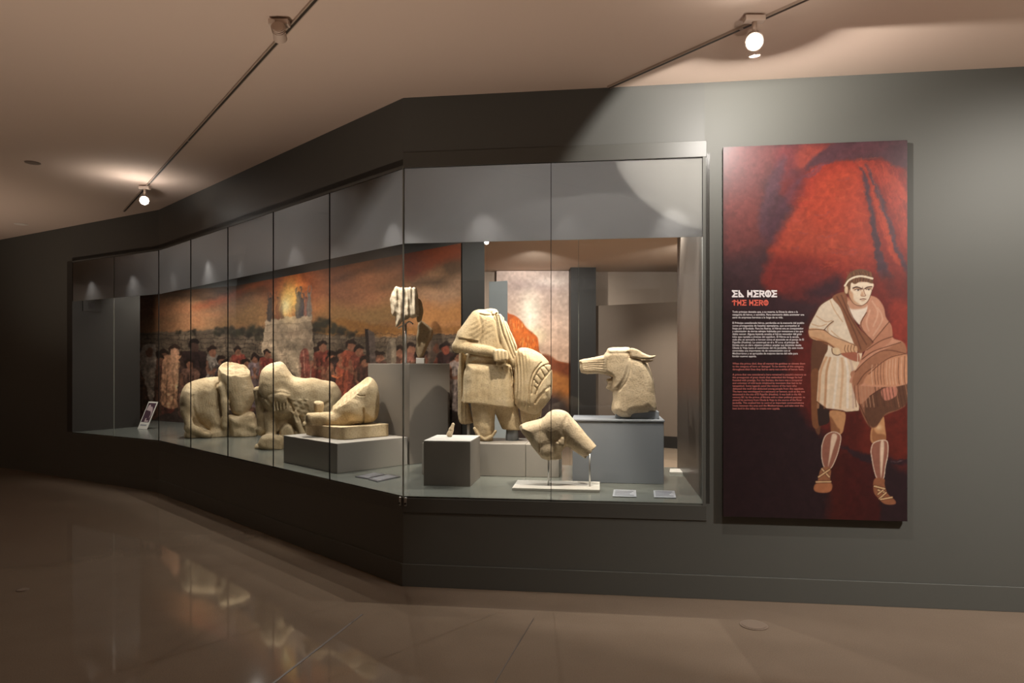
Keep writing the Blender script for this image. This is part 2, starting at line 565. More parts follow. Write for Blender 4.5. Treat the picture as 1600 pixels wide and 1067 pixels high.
# locks at the corner of the case
for dpt, nn, nm in ((D1, N1, 'right'), (-D2, N2, 'left')):
    p = C12 + dpt * 0.018
    root = empty('glass_lock', v3(p, 0.52))
    tag(root, 'small steel cylinder lock on the %s side of the glass corner' % nm, 'lock', 'locks at the glass corner')
    MB().slab(p - dpt * .009, p + dpt * .009, nn, -0.016, -0.004, 0.522, 0.578, 0.003).build('lock_body', M_steel, root)
    MB().tube(v3(p - nn * .015, .538), v3(p - nn * .022, .538), 0.007).build('key_barrel', M_black, root)


# ------------------------------------------------------------------ painter for flat prints
def catmull(pts, closed=True, sub=5):
    p = np.asarray(pts, float)
    n = len(p)
    out = []
    rngi = range(n) if closed else range(n - 1)
    for i in rngi:
        if closed:
            a, b, c, d = p[(i - 1) % n], p[i], p[(i + 1) % n], p[(i + 2) % n]
        else:
            a, b, c, d = p[max(i - 1, 0)], p[i], p[i + 1], p[min(i + 2, n - 1)]
        for k in range(sub):
            t = k / sub
            out.append(0.5 * ((2 * b) + (-a + c) * t + (2 * a - 5 * b + 4 * c - d) * t * t + (-a + 3 * b - 3 * c + d) * t ** 3))
    if not closed:
        out.append(p[-1])
    return np.array(out)


def noise2(h, w, cell, seed, octaves=4, ax=1.0):
    r = np.random.default_rng(seed)
    out = np.zeros((h, w), np.float32)
    amp, tot = 1.0, 0.0
    for o in range(octaves):
        c = max(cell / 2 ** o, 1.5)
        gw, gh = int(w / (c * ax)) + 3, int(h / c) + 3
        g = r.random((gh, gw)).astype(np.float32)
        y, x = np.arange(h) / c, np.arange(w) / (c * ax)
        yi, xi = y.astype(int), x.astype(int)
        fy, fx = y - yi, x - xi
        fy, fx = fy * fy * (3 - 2 * fy), fx * fx * (3 - 2 * fx)
        a = g[yi][:, xi] * (1 - fx) + g[yi][:, xi + 1] * fx
        b = g[yi + 1][:, xi] * (1 - fx) + g[yi + 1][:, xi + 1] * fx
        out += amp * (a * (1 - fy)[:, None] + b * fy[:, None])
        tot += amp
        amp *= 0.5
    return out / tot


class Canvas:
    def __init__(self, u0, v0, u1, v1, ss):
        self.u0, self.v0, self.ss = u0, v0, ss
        self.w, self.h = int((u1 - u0) * ss), int((v1 - v0) * ss)
        self.c = np.zeros((self.h, self.w, 3), np.float32)
        self.tf = (0, 0, 1.0)

    def T(self, pts):
        p = np.asarray(pts, float)
        u, v, s = self.tf
        return np.stack([(u + p[:, 0] * s - self.u0) * self.ss, (v + p[:, 1] * s - self.v0) * self.ss], 1)

    def grid(self, x0, y0, x1, y1):
        return np.meshgrid(np.arange(x0, x1) + .5, np.arange(y0, y1) + .5)

    def box(self, q, pad):
        x0, y0 = np.floor(q.min(0) - pad).astype(int)
        x1, y1 = np.ceil(q.max(0) + pad).astype(int)
        return max(x0, 0), max(y0, 0), min(x1, self.w), min(y1, self.h)

    def blend(self, bx, m, col, a):
        x0, y0, x1, y1 = bx
        col = np.asarray(col, np.float32) / 255
        m = (m * a)[..., None].astype(np.float32)
        self.c[y0:y1, x0:x1] = self.c[y0:y1, x0:x1] * (1 - m) + col * m

    def segdist(self, q, X, Y, closed):
        d = np.full(X.shape, 1e9)
        n = len(q)
        for i in range(n if closed else n - 1):
            a, b = q[i], q[(i + 1) % n]
            e = b - a
            L = max(e @ e, 1e-9)
            t = np.clip(((X - a[0]) * e[0] + (Y - a[1]) * e[1]) / L, 0, 1)
            d = np.minimum(d, np.hypot(X - a[0] - t * e[0], Y - a[1] - t * e[1]))
        return d

    def poly(self, pts, col, a=1.0, feather=0.7, smooth=True, sub=4):
        q = self.T(catmull(pts, True, sub) if smooth else pts)
        f = feather * self.ss
        bx = self.box(q, f + 1)
        if bx[2] <= bx[0] or bx[3] <= bx[1]:
            return
        X, Y = self.grid(*bx)
        ins = np.zeros(X.shape, bool)
        n = len(q)
        for i in range(n):
            (xa, ya), (xb, yb) = q[i], q[(i + 1) % n]
            if ya == yb: continue
            c = (ya > Y) != (yb > Y)
            ins ^= c & (X < (xb - xa) * (Y - ya) / (yb - ya) + xa)
        d = self.segdist(q, X, Y, True)
        d = np.where(ins, d, -d)
        self.blend(bx, np.clip(0.5 + d / (2 * max(f, .5)), 0, 1), col, a)

    def line(self, pts, col, w=1.0, a=1.0, smooth=True, soft=0.5):
        q = self.T(catmull(pts, False, 4) if smooth and len(pts) > 2 else pts)
        r = w * self.ss / 2
        bx = self.box(q, r + 2)
        if bx[2] <= bx[0] or bx[3] <= bx[1]:
            return
        X, Y = self.grid(*bx)
        d = self.segdist(q, X, Y, False)
        s = max(soft * self.ss, .6)
        self.blend(bx, np.clip((r + s / 2 - d) / s, 0, 1), col, a)

    def blob(self, c, rx, ry, col, a=1.0, hard=0.0, ang=0.0):
        q = self.T([c])[0]
        k = self.tf[2] * self.ss
        rx, ry = rx * k, ry * k
        R = max(rx, ry) * (1.0 if hard else 2.2) + 2
        bx = (max(int(q[0] - R), 0), max(int(q[1] - R), 0), min(int(q[0] + R) + 1, self.w), min(int(q[1] + R) + 1, self.h))
        if bx[2] <= bx[0] or bx[3] <= bx[1]:
            return
        X, Y = self.grid(*bx)
        X, Y = X - q[0], Y - q[1]
        ca, sa = math.cos(ang), math.sin(ang)
        d = np.hypot((X * ca + Y * sa) / rx, (-X * sa + Y * ca) / ry)
        m = np.clip((1 - d) * min(rx, ry) / self.ss + .5, 0, 1) if hard else np.exp(-d * d * 1.2)
        self.blend(bx, m, col, a)

    def warp(self, amp, cell, seed, grey=0.0):
        h, w = self.h, self.w
        dx = (noise2(h, w, cell, seed, 3) - .5) * 2 * amp * self.ss
        dy = (noise2(h, w, cell, seed + 1, 3) - .5) * 2 * amp * self.ss
        Y, X = np.mgrid[0:h, 0:w]
        xi = np.clip((X + dx), 0, w - 1).astype(int)
        yi = np.clip((Y + dy), 0, h - 1).astype(int)
        self.c = self.c[yi, xi]
        if grey:
            g = self.c.mean(2, keepdims=True)
            self.c = self.c * (1 - grey) + g * grey

    def sample(self, u, v):
        x = np.clip((np.asarray(u) - self.u0) * self.ss - .5, 0, self.w - 1.001)
        y = np.clip((np.asarray(v) - self.v0) * self.ss - .5, 0, self.h - 1.001)
        xi, yi = x.astype(int), y.astype(int)
        fx, fy = (x - xi)[..., None], (y - yi)[..., None]
        xi1, yi1 = np.minimum(xi + 1, self.w - 1), np.minimum(yi + 1, self.h - 1)
        c = self.c
        return (c[yi, xi] * (1 - fx) * (1 - fy) + c[yi, xi1] * fx * (1 - fy) + c[yi1, xi] * (1 - fx) * fy + c[yi1, xi1] * fx * fy)


def lin(c):
    c = np.clip(c, 0, 1)
    return np.where(c <= 0.04045, c / 12.92, ((c + 0.055) / 1.055) ** 2.4)


def print_sheet(name, path, nx, z0, z1, ny, canvas, mat, parent):
    """flat printed sheet that runs along the plan points of path; the picture is taken from the canvas"""
    seg = [(path[i + 1] - path[i]).length for i in range(len(path) - 1)]
    tot = sum(seg)
    P2 = []
    for i, L in enumerate(seg):
        m = max(2, int(nx * L / tot))
        for k in range(m + (1 if i == len(seg) - 1 else 0)):
            P2.append(path[i] + (path[i + 1] - path[i]) * (k / m))
    n = len(P2)
    xy = np.array([(p.x, p.y) for p in P2])
    z = np.linspace(z0, z1, ny)
    V = np.zeros((ny, n, 3), np.float32)
    V[:, :, 0], V[:, :, 1], V[:, :, 2] = xy[None, :, 0], xy[None, :, 1], z[:, None]
    u = CX + F * V[..., 0] / V[..., 1]
    v = HY - F * (V[..., 2] - EYE) / V[..., 1]
    col = lin(canvas.sample(u, v))
    idx = np.arange(ny * n).reshape(ny, n)
    q = np.stack([idx[:-1, :-1], idx[:-1, 1:], idx[1:, 1:], idx[1:, :-1]], -1).reshape(-1, 4)
    me = mesh_np(name, V.reshape(-1, 3), q)
    at = me.color_attributes.new('print', 'FLOAT_COLOR', 'POINT')
    rgba = np.ones((ny * n, 4), np.float32)
    rgba[:, :3] = col.reshape(-1, 3)
    at.data.foreach_set('color', rgba.ravel())
    return link(name, me, mat, parent)


# ---- mural behind the sculptures
def paint_mural():
    c = Canvas(200, 360, 765, 705, 2)
    h, w = c.h, c.w
    U, V = np.meshgrid(200 + np.arange(w) / 2, 360 + np.arange(h) / 2)
    # sky
    t = np.clip((V - 375) / 140, 0, 1)[..., None]
    top, low = np.array([70, 40, 30.]), np.array([140, 100, 66.])
    sky = top * (1 - t) + low * t
    r = np.clip((U - 500) / 200, 0, 1)[..., None]
    sky = sky * (1 - r) + (np.array([118, 76, 46.]) * (1 - t) + np.array([150, 114, 78.]) * t) * r
    l = np.clip((262 - U) / 50, 0, 1)[..., None]
    sky = sky * (1 - l * .8) + (np.array([150, 62, 34.]) * (1 - t) + np.array([176, 112, 64.]) * t) * l * .8
    n = noise2(h, w, 130, 3, 5, 2.6)[..., None]
    n2 = noise2(h, w, 70, 9, 5, 3.2)[..., None]
    k = np.clip((n - .48) * 7, -1, 1)
    sky = np.where(k > 0, sky * (1 - k * .35) + np.array([196, 104, 62.]) * k * .35, sky * (1 + k * .45))
    k2 = np.clip((n2 - .5) * 4, -1, 1)
    sky = sky * (1 + .16 * k2)
    c.c[:] = sky / 255
    # cloud banks seen in the picture
    for pts, col, a, f in (
        ([(250, 420), (300, 440), (350, 430), (390, 405), (425, 402), (425, 382), (360, 372), (250, 400)], (58, 32, 24), .55, 14),
        ([(300, 480), (345, 476), (388, 452), (420, 440), (380, 447), (340, 465)], (150, 70, 40), .55, 7),
        ([(515, 412), (560, 402), (630, 380), (640, 372), (520, 385)], (92, 54, 38), .5, 10),
        ([(520, 440), (570, 425), (600, 420), (625, 398), (600, 402), (560, 420)], (88, 56, 40), .5, 8),
        ([(632, 432), (660, 428), (690, 410), (722, 402), (722, 380), (640, 384)], (108, 44, 20), .6, 8),
        ([(650, 455), (690, 448), (722, 430), (722, 470), (690, 480)], (150, 112, 84), .5, 12),
        ([(640, 475), (690, 478), (722, 472), (722, 505), (650, 510)], (176, 116, 58), .5, 12),
        ([(500, 470), (560, 480), (620, 470), (625, 505), (500, 508)], (150, 112, 62), .45, 12),
        ([(380, 480), (415, 470), (415, 505), (340, 512)], (128, 92, 54), .55, 10)):
        c.poly(pts, col, min(.9, a * 1.5), f * .8)
    # hills
    c.poly([(500, 514), (520, 500), (545, 498), (570, 505), (600, 508), (640, 512), (730, 509), (730, 520), (500, 524)], (142, 92, 40), .8, 3)
    # city wall with courses of stone
    wall_top = [(205, 519), (250, 518), (300, 516), (340, 514), (400, 514), (500, 520), (545, 526), (600, 526), (680, 522), (760, 521)]
    c.poly(wall_top + [(760, 600), (205, 600)], (96, 80, 64), .95, 1.0, smooth=False)
    bn = noise2(h, w, 26, 21, 4, 1.4)
    m = ((V > 517) & (V < 600)).astype(np.float32)[..., None]
    c.c *= 1 + m * (bn[..., None] - .5) * .75
    rr = random.Random(5)
    for row in range(9):
        v = 522 + row * 7
        c.line([(u, v + 1.2 * math.sin(u * .05) + rr.uniform(-.5, .5)) for u in range(205, 765, 22)], (46, 34, 28), 1.0, .65)
        u = 205 + rr.uniform(0, 14)
        while u < 760:
            c.line([(u, v), (u + rr.uniform(-1, 1), v + 7)], (46, 34, 28), 1.0, .6)
            if rr.random() < .35:
                c.poly([(u + 1, v + 1), (u + 10, v + 1), (u + 10, v + 6), (u + 1, v + 6)], (150, 128, 104), .3, .8, smooth=False)
            u += rr.uniform(9, 22)
    # ground
    c.poly([(205, 600), (300, 590), (420, 580), (760, 575), (760, 705), (205, 705)], (58, 44, 40), .9, 8, smooth=False)
    c.poly([(205, 640), (760, 630), (760, 705), (205, 705)], (60, 46, 42), .8, 10, smooth=False)
    # bushes along the wall
    for u, v, s in ((340, 516, 7), (352, 514, 6), (365, 517, 8), (382, 515, 9), (398, 513, 10), (408, 520, 10), (495, 508, 9), (503, 502, 9), (512, 508, 10), (524, 512, 9), (537, 516, 8), (550, 520, 6), (278, 518, 4), (300, 517, 5)):
        for k in range(10):
            c.blob((u + rr.uniform(-s, s), v + rr.uniform(-s * .5, s)), s * .5, s * .42, rr.choice(((44, 40, 30), (54, 50, 36), (36, 30, 24))), .75)
    # fire
    c.blob((455, 445), 40, 36, (168, 68, 34), .75)
    c.blob((452, 432), 26, 26, (196, 82, 44), .6)
    c.blob((456, 458), 24, 34, (226, 120, 44), .85)
    c.blob((453, 466), 14, 30, (248, 178, 76), .85)
    c.blob((446, 480), 10, 16, (252, 200, 110), .7)
    c.blob((500, 480), 16, 14, (196, 112, 60), .5)
    fn = noise2(h, w, 24, 33, 4, .6)
    fm = np.exp(-(((U - 455) / 34) ** 2 + ((V - 455) / 36) ** 2))[..., None]
    c.c *= 1 + fm * (fn[..., None] - .5) * .8
    # tower
    c.poly([(415, 499), (450, 494), (486, 490), (490, 545), (493, 640), (402, 640), (408, 549)], (156, 132, 106), 1, .8, smooth=False)
    tn = noise2(h, w, 30, 44, 5)
    tm = ((U > 404) & (U < 492) & (V > 492) & (V < 640)).astype(np.float32)[..., None]
    c.c *= 1 + tm * (tn[..., None] - .5) * .9
    for k, v in enumerate(range(506, 600, 12)):
        c.line([(413 - k, v + 2), (450, v), (488, v - 2)], (104, 84, 66), 1.1, .5)
        for j in range(5):
            uu = 418 + j * 15 + (k % 2) * 7
            c.line([(uu, v), (uu, v + 11)], (104, 84, 66), 1, .4)
    c.blob((460, 520), 16, 7, (120, 96, 76), .6)
    c.blob((430, 520), 8, 9, (112, 90, 72), .5)
    c.blob((480, 540), 7, 30, (120, 98, 80), .6)
    # figures on the tower
    for u, v0, v1, s, col in ((421, 455, 499, 3.6, (66, 54, 48)), (434, 455, 496, 3.4, (120, 70, 46)), (440, 468, 496, 3.2, (84, 52, 40)), (450, 476, 493, 3.6, (206, 128, 70)),
                              (457, 475, 492, 3.4, (160, 92, 52)), (466, 448, 492, 5.6, (74, 66, 66)), (471, 458, 491, 4.4, (62, 56, 62)), (478, 455, 490, 3, (132, 84, 72)), (483, 445, 490, 3.8, (112, 98, 88))):
        hgt = v1 - v0
        c.poly([(u - s * .5, v0 + hgt * .3), (u + s * .5, v0 + hgt * .3), (u + s * .9, v1), (u - s * .9, v1)], col, .95, .7)
        c.blob((u, v0 + hgt * .24), s * .42, s * .52, tuple(int(x * .7) for x in col), 1, 1)
        c.line([(u - s * .5, v0 + hgt * .36), (u - s * .8, v0 + hgt * .16), (u - s * .4, v0)], col, s * .38, .9)
        c.line([(u + s * .5, v0 + hgt * .36), (u + s * .9, v0 + hgt * .16), (u + s * .5, v0 + 1)], col, s * .38, .9)
        c.line([(u, v0 + hgt * .5), (u - s * .2, v1)], tuple(int(x * 1.35) for x in col), s * .3, .5)

    # crowd
    def person(u, v, hh, robe, hair=(40, 26, 20), skin=(132, 84, 62), wd=.30, veil=None):
        s = hh
        d = tuple(int(x * .62) for x in robe)
        lt = tuple(min(255, int(x * 1.3)) for x in robe)
        c.poly([(u - s * .07, v + s * .16), (u - s * wd * .52, v + s * .24), (u - s * wd * .62, v + s * .62), (u - s * wd * .55, v + s), (u + s * wd * .55, v + s), (u + s * wd * .62, v + s * .62), (u + s * wd * .52, v + s * .24), (u + s * .07, v + s * .16)], robe, 1, .8)
        for k in (-.28, -.05, .2):
            c.line([(u + s * k * wd, v + s * .3), (u + s * (k * 1.3) * wd, v + s * .7), (u + s * k * 1.5 * wd, v + s * .98)], d, s * .03, .75)
        c.line([(u + s * .1 * wd, v + s * .3), (u + s * .25 * wd, v + s * .95)], lt, s * .03, .6)
        c.line([(u - s * wd * .5, v + s * .28), (u - s * wd * .4, v + s * .46), (u + s * wd * .2, v + s * .43)], skin, s * .055, .85)
        c.blob((u, v + s * .105), s * .062, s * .085, skin, 1, 1)
        c.poly([(u - s * .08, v + s * .13), (u - s * .085, v + s * .04), (u, v - s * .01), (u + s * .08, v + s * .04), (u + s * .06, v + s * .07), (u, v + s * .06), (u - s * .045, v + s * .08)], hair, 1, .6)
        if veil:
            c.poly([(u - s * .1, v + s * .02), (u, v - s * .02), (u + s * .1, v + s * .03), (u + s * .09, v + s * .5), (u + s * .04, v + s * .9), (u - s * .03, v + s * .6), (u - s * .12, v + s * .3)], veil, .9, .8)
            c.blob((u + s * .01, v + s * .1), s * .05, s * .07, skin, 1, 1)

    red, brn, dk, wht = (118, 52, 40), (98, 62, 46), (50, 34, 32), (176, 152, 132)
    for u, v, hh, rb, kw in (
        (219, 545, 108, red, {}), (243, 548, 98, brn, {}), (256, 546, 96, red, {}), (249, 553, 90, (92, 48, 40), {}), (232, 540, 110, brn, {'veil': wht}),
        (291, 548, 76, (168, 112, 86), {}), (282, 548, 78, (178, 118, 90), {}), (272, 538, 96, (226, 156, 112), {'wd': .34, 'skin': (214, 150, 112)}),
        (318, 556, 90, (70, 48, 44), {}), (303, 529, 110, dk, {'wd': .36, 'hair': (30, 22, 20), 'skin': (70, 48, 40)}), (296, 560, 90, (120, 82, 66), {}),
        (332, 540, 90, (140, 124, 110), {'wd': .2}), (345, 555, 80, (84, 70, 64), {}), (352, 562, 76, (168, 140, 118), {}), (371, 540, 80, (140, 62, 48), {}),
        (384, 560, 80, brn, {}), (398, 552, 80, (128, 104, 104), {}), (408, 556, 70, (112, 88, 84), {}), (417, 546, 70, (128, 56, 44), {}),
        (498, 540, 90, (150, 130, 114), {'wd': .26}), (504, 532, 94, red, {}), (518, 548, 96, (110, 56, 42), {}), (524, 556, 90, (150, 100, 76), {}), (532, 545, 90, dk, {}),
        (540, 552, 92, (128, 60, 44), {}), (549, 530, 100, (140, 66, 46), {'wd': .36}), (561, 538, 96, (108, 52, 40), {}), (569, 556, 90, (76, 44, 36), {}),
        (592, 548, 100, (78, 50, 42), {}), (625, 540, 100, (92, 60, 48), {}), (642, 535, 100, (150, 92, 74), {}), (655, 548, 100, (120, 84, 64), {}),
        (668, 548, 92, (96, 42, 34), {}), (680, 534, 100, (74, 44, 38), {'veil': (104, 84, 70), 'skin': (120, 70, 50)}), (696, 534, 100, (60, 36, 32), {'skin': (150, 70, 48)}), (708, 556, 80, (190, 176, 160), {'wd': .3}), (716, 548, 90, (150, 128, 118), {})):
        person(u, v, hh, rb, **kw)
    c.warp(2.6, 16, 61)
    # shields and standing slabs
    c.poly([(468, 588), (466, 566), (471, 548), (477, 544), (482, 552), (484, 588)], (128, 66, 54), 1, .6)
    c.line([(474, 548), (476, 588)], (176, 120, 98), 1.6, .8)
    c.poly([(447, 552), (462, 548), (470, 568), (468, 590), (455, 580)], (176, 150, 120), .8, 1)
    c.poly([(574, 514), (585, 519), (587, 567), (577, 567)], (92, 76, 68), 1, .5, smooth=False)
    c.poly([(570, 513), (575, 514), (578, 567), (572, 567)], (44, 32, 28), 1, .5, smooth=False)
    c.poly([(605, 568), (604, 545), (609, 530), (615, 528), (618, 535), (618, 568)], (132, 114, 94), 1, .6)
    c.poly([(605, 568), (605, 545), (609, 531), (611, 550), (611, 568)], (98, 82, 68), .8, .6)
    c.line([(519, 586), (527, 590), (534, 586)], (200, 104, 60), 2.4, .8)
    cm = np.exp(-((V - 585) / 50) ** 2)[..., None]
    c.c *= 1 + cm * ((noise2(h, w, 13, 91, 3, .8) - .5) * .7)[..., None]
    c.c *= 1 + cm * ((noise2(h, w, 6, 92, 2) - .5) * .5)[..., None]
    c.blob((272, 578), 9, 34, (250, 186, 140), .5)
    c.blob((452, 470), 15, 26, (255, 206, 110), .75)
    c.blob((446, 478), 8, 14, (255, 236, 170), .8)
    c.warp(1.1, 7, 63, .12)
    # grainy brushwork
    g = noise2(h, w, 5, 77, 2)[..., None]
    c.c *= 1 + (g - .5) * .22
    gm = (noise2(h, w, 9, 78, 3)[..., None] - .5) * ((V > 600)[..., None])
    c.c *= 1 + gm * .9
    return c


mur_root = empty('mural', v3((A + M) / 2, SHELF))
tag(mur_root, 'wide printed mural of a crowd around a burning tower, behind the stone animals', 'mural')
A_m = on(722, A, D2)
e2 = -N2 * 0.012
e3 = -N3 * 0.012
Kc = K + (e2 + e3) * 0.5
print_sheet('printed_sheet', [M + e3, Kc, A_m + e2], 620, SHELF + 0.002, 2.52, 250, paint_mural(), printed('mural_print', 0.55, 0.25, 0.95), mur_root)
mb = MB()
mb.prism([A_m + e2 * .9, A_m, K, Kc * .9 + K * .1], SHELF + 0.001, 2.52)
mb.prism([Kc * .9 + K * .1, K, M, M + e3 * .9], SHELF + 0.001, 2.52)
mb.build('backing_board', M_back, mur_root)


# ---- poster of the hero on the right wall
def paint_poster():
    c = Canvas(1124, 214, 1426, 836, 2)
    h, w = c.h, c.w
    U, V = np.meshgrid(1124 + np.arange(w) / 2, 214 + np.arange(h) / 2)
    base = np.array([62, 36, 42.])
    c.c[:] = base / 255
    c.poly([(1124, 214), (1430, 214), (1430, 470), (1280, 500), (1124, 440)], (92, 56, 62), 1, 30, smooth=False)
    c.tf = (1120, 215, 0.2484)       # zoom over the upper part
    # red cloth masses
    c.poly([(40, 60), (420, 50), (370, 160), (300, 300), (270, 420), (260, 560), (150, 600), (40, 560)], (140, 70, 70), .9, 12)
    c.poly([(40, 400), (200, 350), (280, 380), (270, 520), (300, 640), (200, 720), (40, 720)], (148, 66, 62), .8, 14)
    c.poly([(400, 60), (720, 40), (640, 130), (480, 230), (400, 330), (360, 260)], (150, 62, 66), .85, 8)
    c.poly([(520, 60), (725, 42), (640, 140), (560, 190), (500, 190)], (186, 74, 58), .8, 6)
    c.poly([(400, 330), (470, 250), (640, 160), (800, 140), (960, 120), (1030, 130), (1190, 190), (1200, 860), (1150, 1060), (900, 1060), (560, 1030), (380, 980), (290, 920), (300, 830), (350, 740), (330, 700), (390, 600), (480, 460)], (178, 52, 40), 1, 6)
    c.poly([(520, 470), (640, 240), (780, 170), (920, 190), (940, 330), (970, 500), (990, 720), (900, 800), (760, 780), (640, 640), (560, 560)], (226, 78, 48), .95, 16)
    c.poly([(420, 560), (520, 450), (620, 560), (720, 600), (800, 700), (620, 760), (440, 740), (350, 720)], (220, 86, 58), .8, 12)
    c.poly([(340, 770), (480, 760), (640, 800), (700, 900), (600, 970), (420, 980), (300, 920)], (158, 54, 50), .9, 10)
    c.poly([(560, 980), (700, 900), (760, 860), (790, 940), (700, 1010)], (74, 40, 52), .9, 8)
    c.poly([(40, 1000), (400, 1000), (640, 940), (700, 1000), (640, 1070), (40, 1070)], (88, 50, 60), .7, 16)
    # brush strokes on the cloth
    rr = random.Random(11)
    for k in range(80):
        x = rr.uniform(420, 900); y = rr.uniform(260, 840)
        L = rr.uniform(30, 110); s = rr.uniform(-.25, .25)
        c.line([(x, y), (x + L * .5, y + L * s * .4 + 6), (x + L, y + L * s)], rr.choice(((236, 100, 62), (198, 64, 50), (184, 84, 92), (240, 92, 48))), rr.uniform(3, 8) * .25, .45, soft=1.2)
    for k in range(26):
        x = 640 + k * 5; y = 200 - k * 2
        c.line([(x - 180, y + 100), (x - 60, y + 10), (x + 20, y - 20)], rr.choice(((150, 84, 104), (190, 66, 52), (116, 62, 84))), 1, .35)
    # hanging folds at the right
    for pts, col in (([(900, 190), (920, 200), (965, 330), (1000, 560), (1060, 780), (1180, 1000), (1190, 1060), (1100, 1050), (1020, 880), (980, 640), (945, 380)], (96, 62, 76)),
                     ([(935, 170), (960, 190), (1030, 340), (1090, 520), (1150, 700), (1195, 830), (1195, 860), (1120, 720), (1040, 500), (990, 330)], (104, 66, 80)),
                     ([(960, 150), (1020, 170), (1130, 360), (1195, 480), (1195, 700), (1110, 480), (1040, 300)], (206, 66, 44)),
                     ([(1020, 150), (1100, 230), (1195, 340), (1195, 420), (1090, 300)], (226, 74, 46)),
                     ([(965, 250), (1010, 380), (1060, 520), (1120, 720), (1150, 800), (1090, 740), (1030, 560), (990, 400)], (232, 78, 46))):
        c.poly(pts, col, .95, 2)
    for k in range(12):
        c.line([(940 + k * 20, 150), (990 + k * 24, 330 + k * 8), (1060 + k * 22, 620)], rr.choice(((150, 44, 36), (244, 96, 58))), .9, .5)
    for k in range(9):
        c.line([(900 + k * 14, 200 + k * 5), (880 + k * 6, 130 - k), (980 + k * 6, 124)], (236, 100, 66), .8, .35)
    c.poly([(720, 40), (1200, 25), (1200, 185), (1100, 160), (1020, 125), (860, 130), (640, 175), (560, 190)], (104, 62, 72), .95, 3)
    c.poly([(760, 110), (900, 60), (1050, 50), (1000, 90)], (128, 66, 74), .6, 8)
    c.poly([(270, 590), (265, 480), (330, 250), (400, 130), (430, 150), (380, 330), (330, 480), (300, 590)], (112, 70, 84), .85, 5)
    c.poly([(290, 560), (380, 400), (470, 240), (560, 220), (500, 380), (400, 560), (360, 660), (300, 640)], (104, 60, 76), .75, 10)
    c.poly([(1000, 900), (1060, 890), (1080, 980), (1190, 1060), (1190, 1080), (1000, 1080)], (222, 72, 46), .9, 6)
    c.tf = (0, 0, 1)
    # red ground behind the legs
    c.poly([(1424, 440), (1424, 715), (1380, 710), (1320, 700), (1250, 640), (1232, 560), (1300, 470)], (150, 46, 36), .85, 10)
    c.poly([(1395, 470), (1424, 480), (1424, 560), (1390, 520)], (206, 66, 44), .8, 6)
    c.poly([(1330, 640), (1424, 610), (1424, 712), (1390, 712), (1330, 700)], (138, 44, 30), .9, 5)
    c.poly([(1298, 640), (1345, 640), (1345, 840), (1292, 840)], (110, 34, 26), .85, 8, smooth=False)
    c.poly([(1320, 715), (1372, 712), (1376, 840), (1312, 840)], (98, 30, 28), .9, 3, smooth=False)
    c.poly([(1312, 696), (1345, 705), (1380, 716), (1424, 718), (1424, 726), (1380, 724), (1340, 716)], (60, 38, 48), .85, 2)
    c.line([(1390, 720), (1408, 721)], (170, 130, 130), 1.2, .6)
    g = noise2(h, w, 12, 5, 4)[..., None]
    c.c *= 1 + (g - .5) * .28
    c.warp(4.0, 22, 71)
    c.warp(2.0, 6, 73, .10)
    c.c *= .80
    # ---------------- the painted man
    ink = (92, 52, 36)
    SK, SKd, SKl = (226, 178, 136), (178, 116, 78), (246, 214, 180)
    c.tf = (1240, 410, 0.178)
    # cape behind at the left
    c.poly([(165, 690), (290, 690), (330, 800), (280, 1000), (250, 1080), (230, 1500), (170, 1400), (155, 1100)], (112, 72, 52), 1, .8)
    c.tf = (1240, 580, 0.2063)
    c.poly([(135, 0), (190, 0), (185, 230), (200, 330), (190, 420), (160, 432), (138, 380), (132, 150)], (138, 88, 58), 1, .6)
    c.poly([(185, 225), (260, 270), (270, 380), (215, 410), (188, 395)], (58, 40, 36), 1, .6)
    # legs
    c.poly([(275, 300), (388, 310), (382, 420), (360, 475), (290, 475), (285, 400)], (206, 150, 104), 1, .6)
    c.poly([(280, 340), (330, 420), (350, 440), (345, 475), (290, 470), (275, 400)], (142, 90, 60), .8, 1)
    c.poly([(590, 430), (640, 360), (680, 340), (692, 420), (694, 530), (590, 540)], (206, 150, 104), 1, .6)
    c.poly([(600, 430), (630, 470), (690, 480), (694, 520), (600, 530)], (150, 94, 62), .7, 1)
    c.blob((645, 425), 26, 22, (246, 206, 160), .8)
    for pts, hi in (([(215, 560), (240, 490), (290, 460), (335, 468), (358, 500), (345, 580), (320, 660), (280, 735), (232, 725), (212, 640)], [(290, 480), (330, 490), (300, 590), (262, 720), (275, 600)]),
                    ([(585, 610), (600, 550), (650, 525), (700, 525), (715, 560), (712, 640), (695, 720), (680, 815), (635, 815), (608, 740)], [(660, 535), (685, 540), (678, 680), (662, 810), (655, 650)])):
        c.poly(pts, (160, 104, 86), 1, .6)
        c.poly(hi, (244, 214, 186), .95, 1)
        c.line(pts + [pts[0]], (240, 214, 190), 1.5, .9)
    # feet and sandals
    c.poly([(215, 730), (280, 735), (278, 820), (288, 860), (282, 905), (230, 920), (170, 912), (152, 885), (178, 850), (190, 790)], (166, 110, 78), 1, .6)
    c.poly([(170, 850), (285, 850), (282, 905), (230, 920), (160, 905)], (190, 122, 84), 1, 1)
    c.poly([(612, 815), (686, 815), (690, 860), (715, 930), (770, 980), (765, 1008), (690, 1005), (640, 960), (606, 910)], (160, 102, 72), 1, .6)
    for a_ in ([(215, 740), (270, 800)], [(272, 745), (190, 800)], [(172, 838), (280, 836)], [(640, 900), (700, 920)], [(690, 890), (640, 930)], [(700, 920), (650, 965)], [(660, 970), (745, 955)], [(612, 870), (690, 890)]):
        c.line(a_, (92, 52, 38), 4.2, .9)
        c.line(a_, (232, 190, 142), 2.4, 1)
    # tunic skirt
    c.poly([(240, -130), (190, 0), (180, 150), (175, 225), (250, 280), (370, 295), (400, 308), (495, 298), (500, 0), (520, -140)], (242, 214, 182), 1, .6, smooth=False)
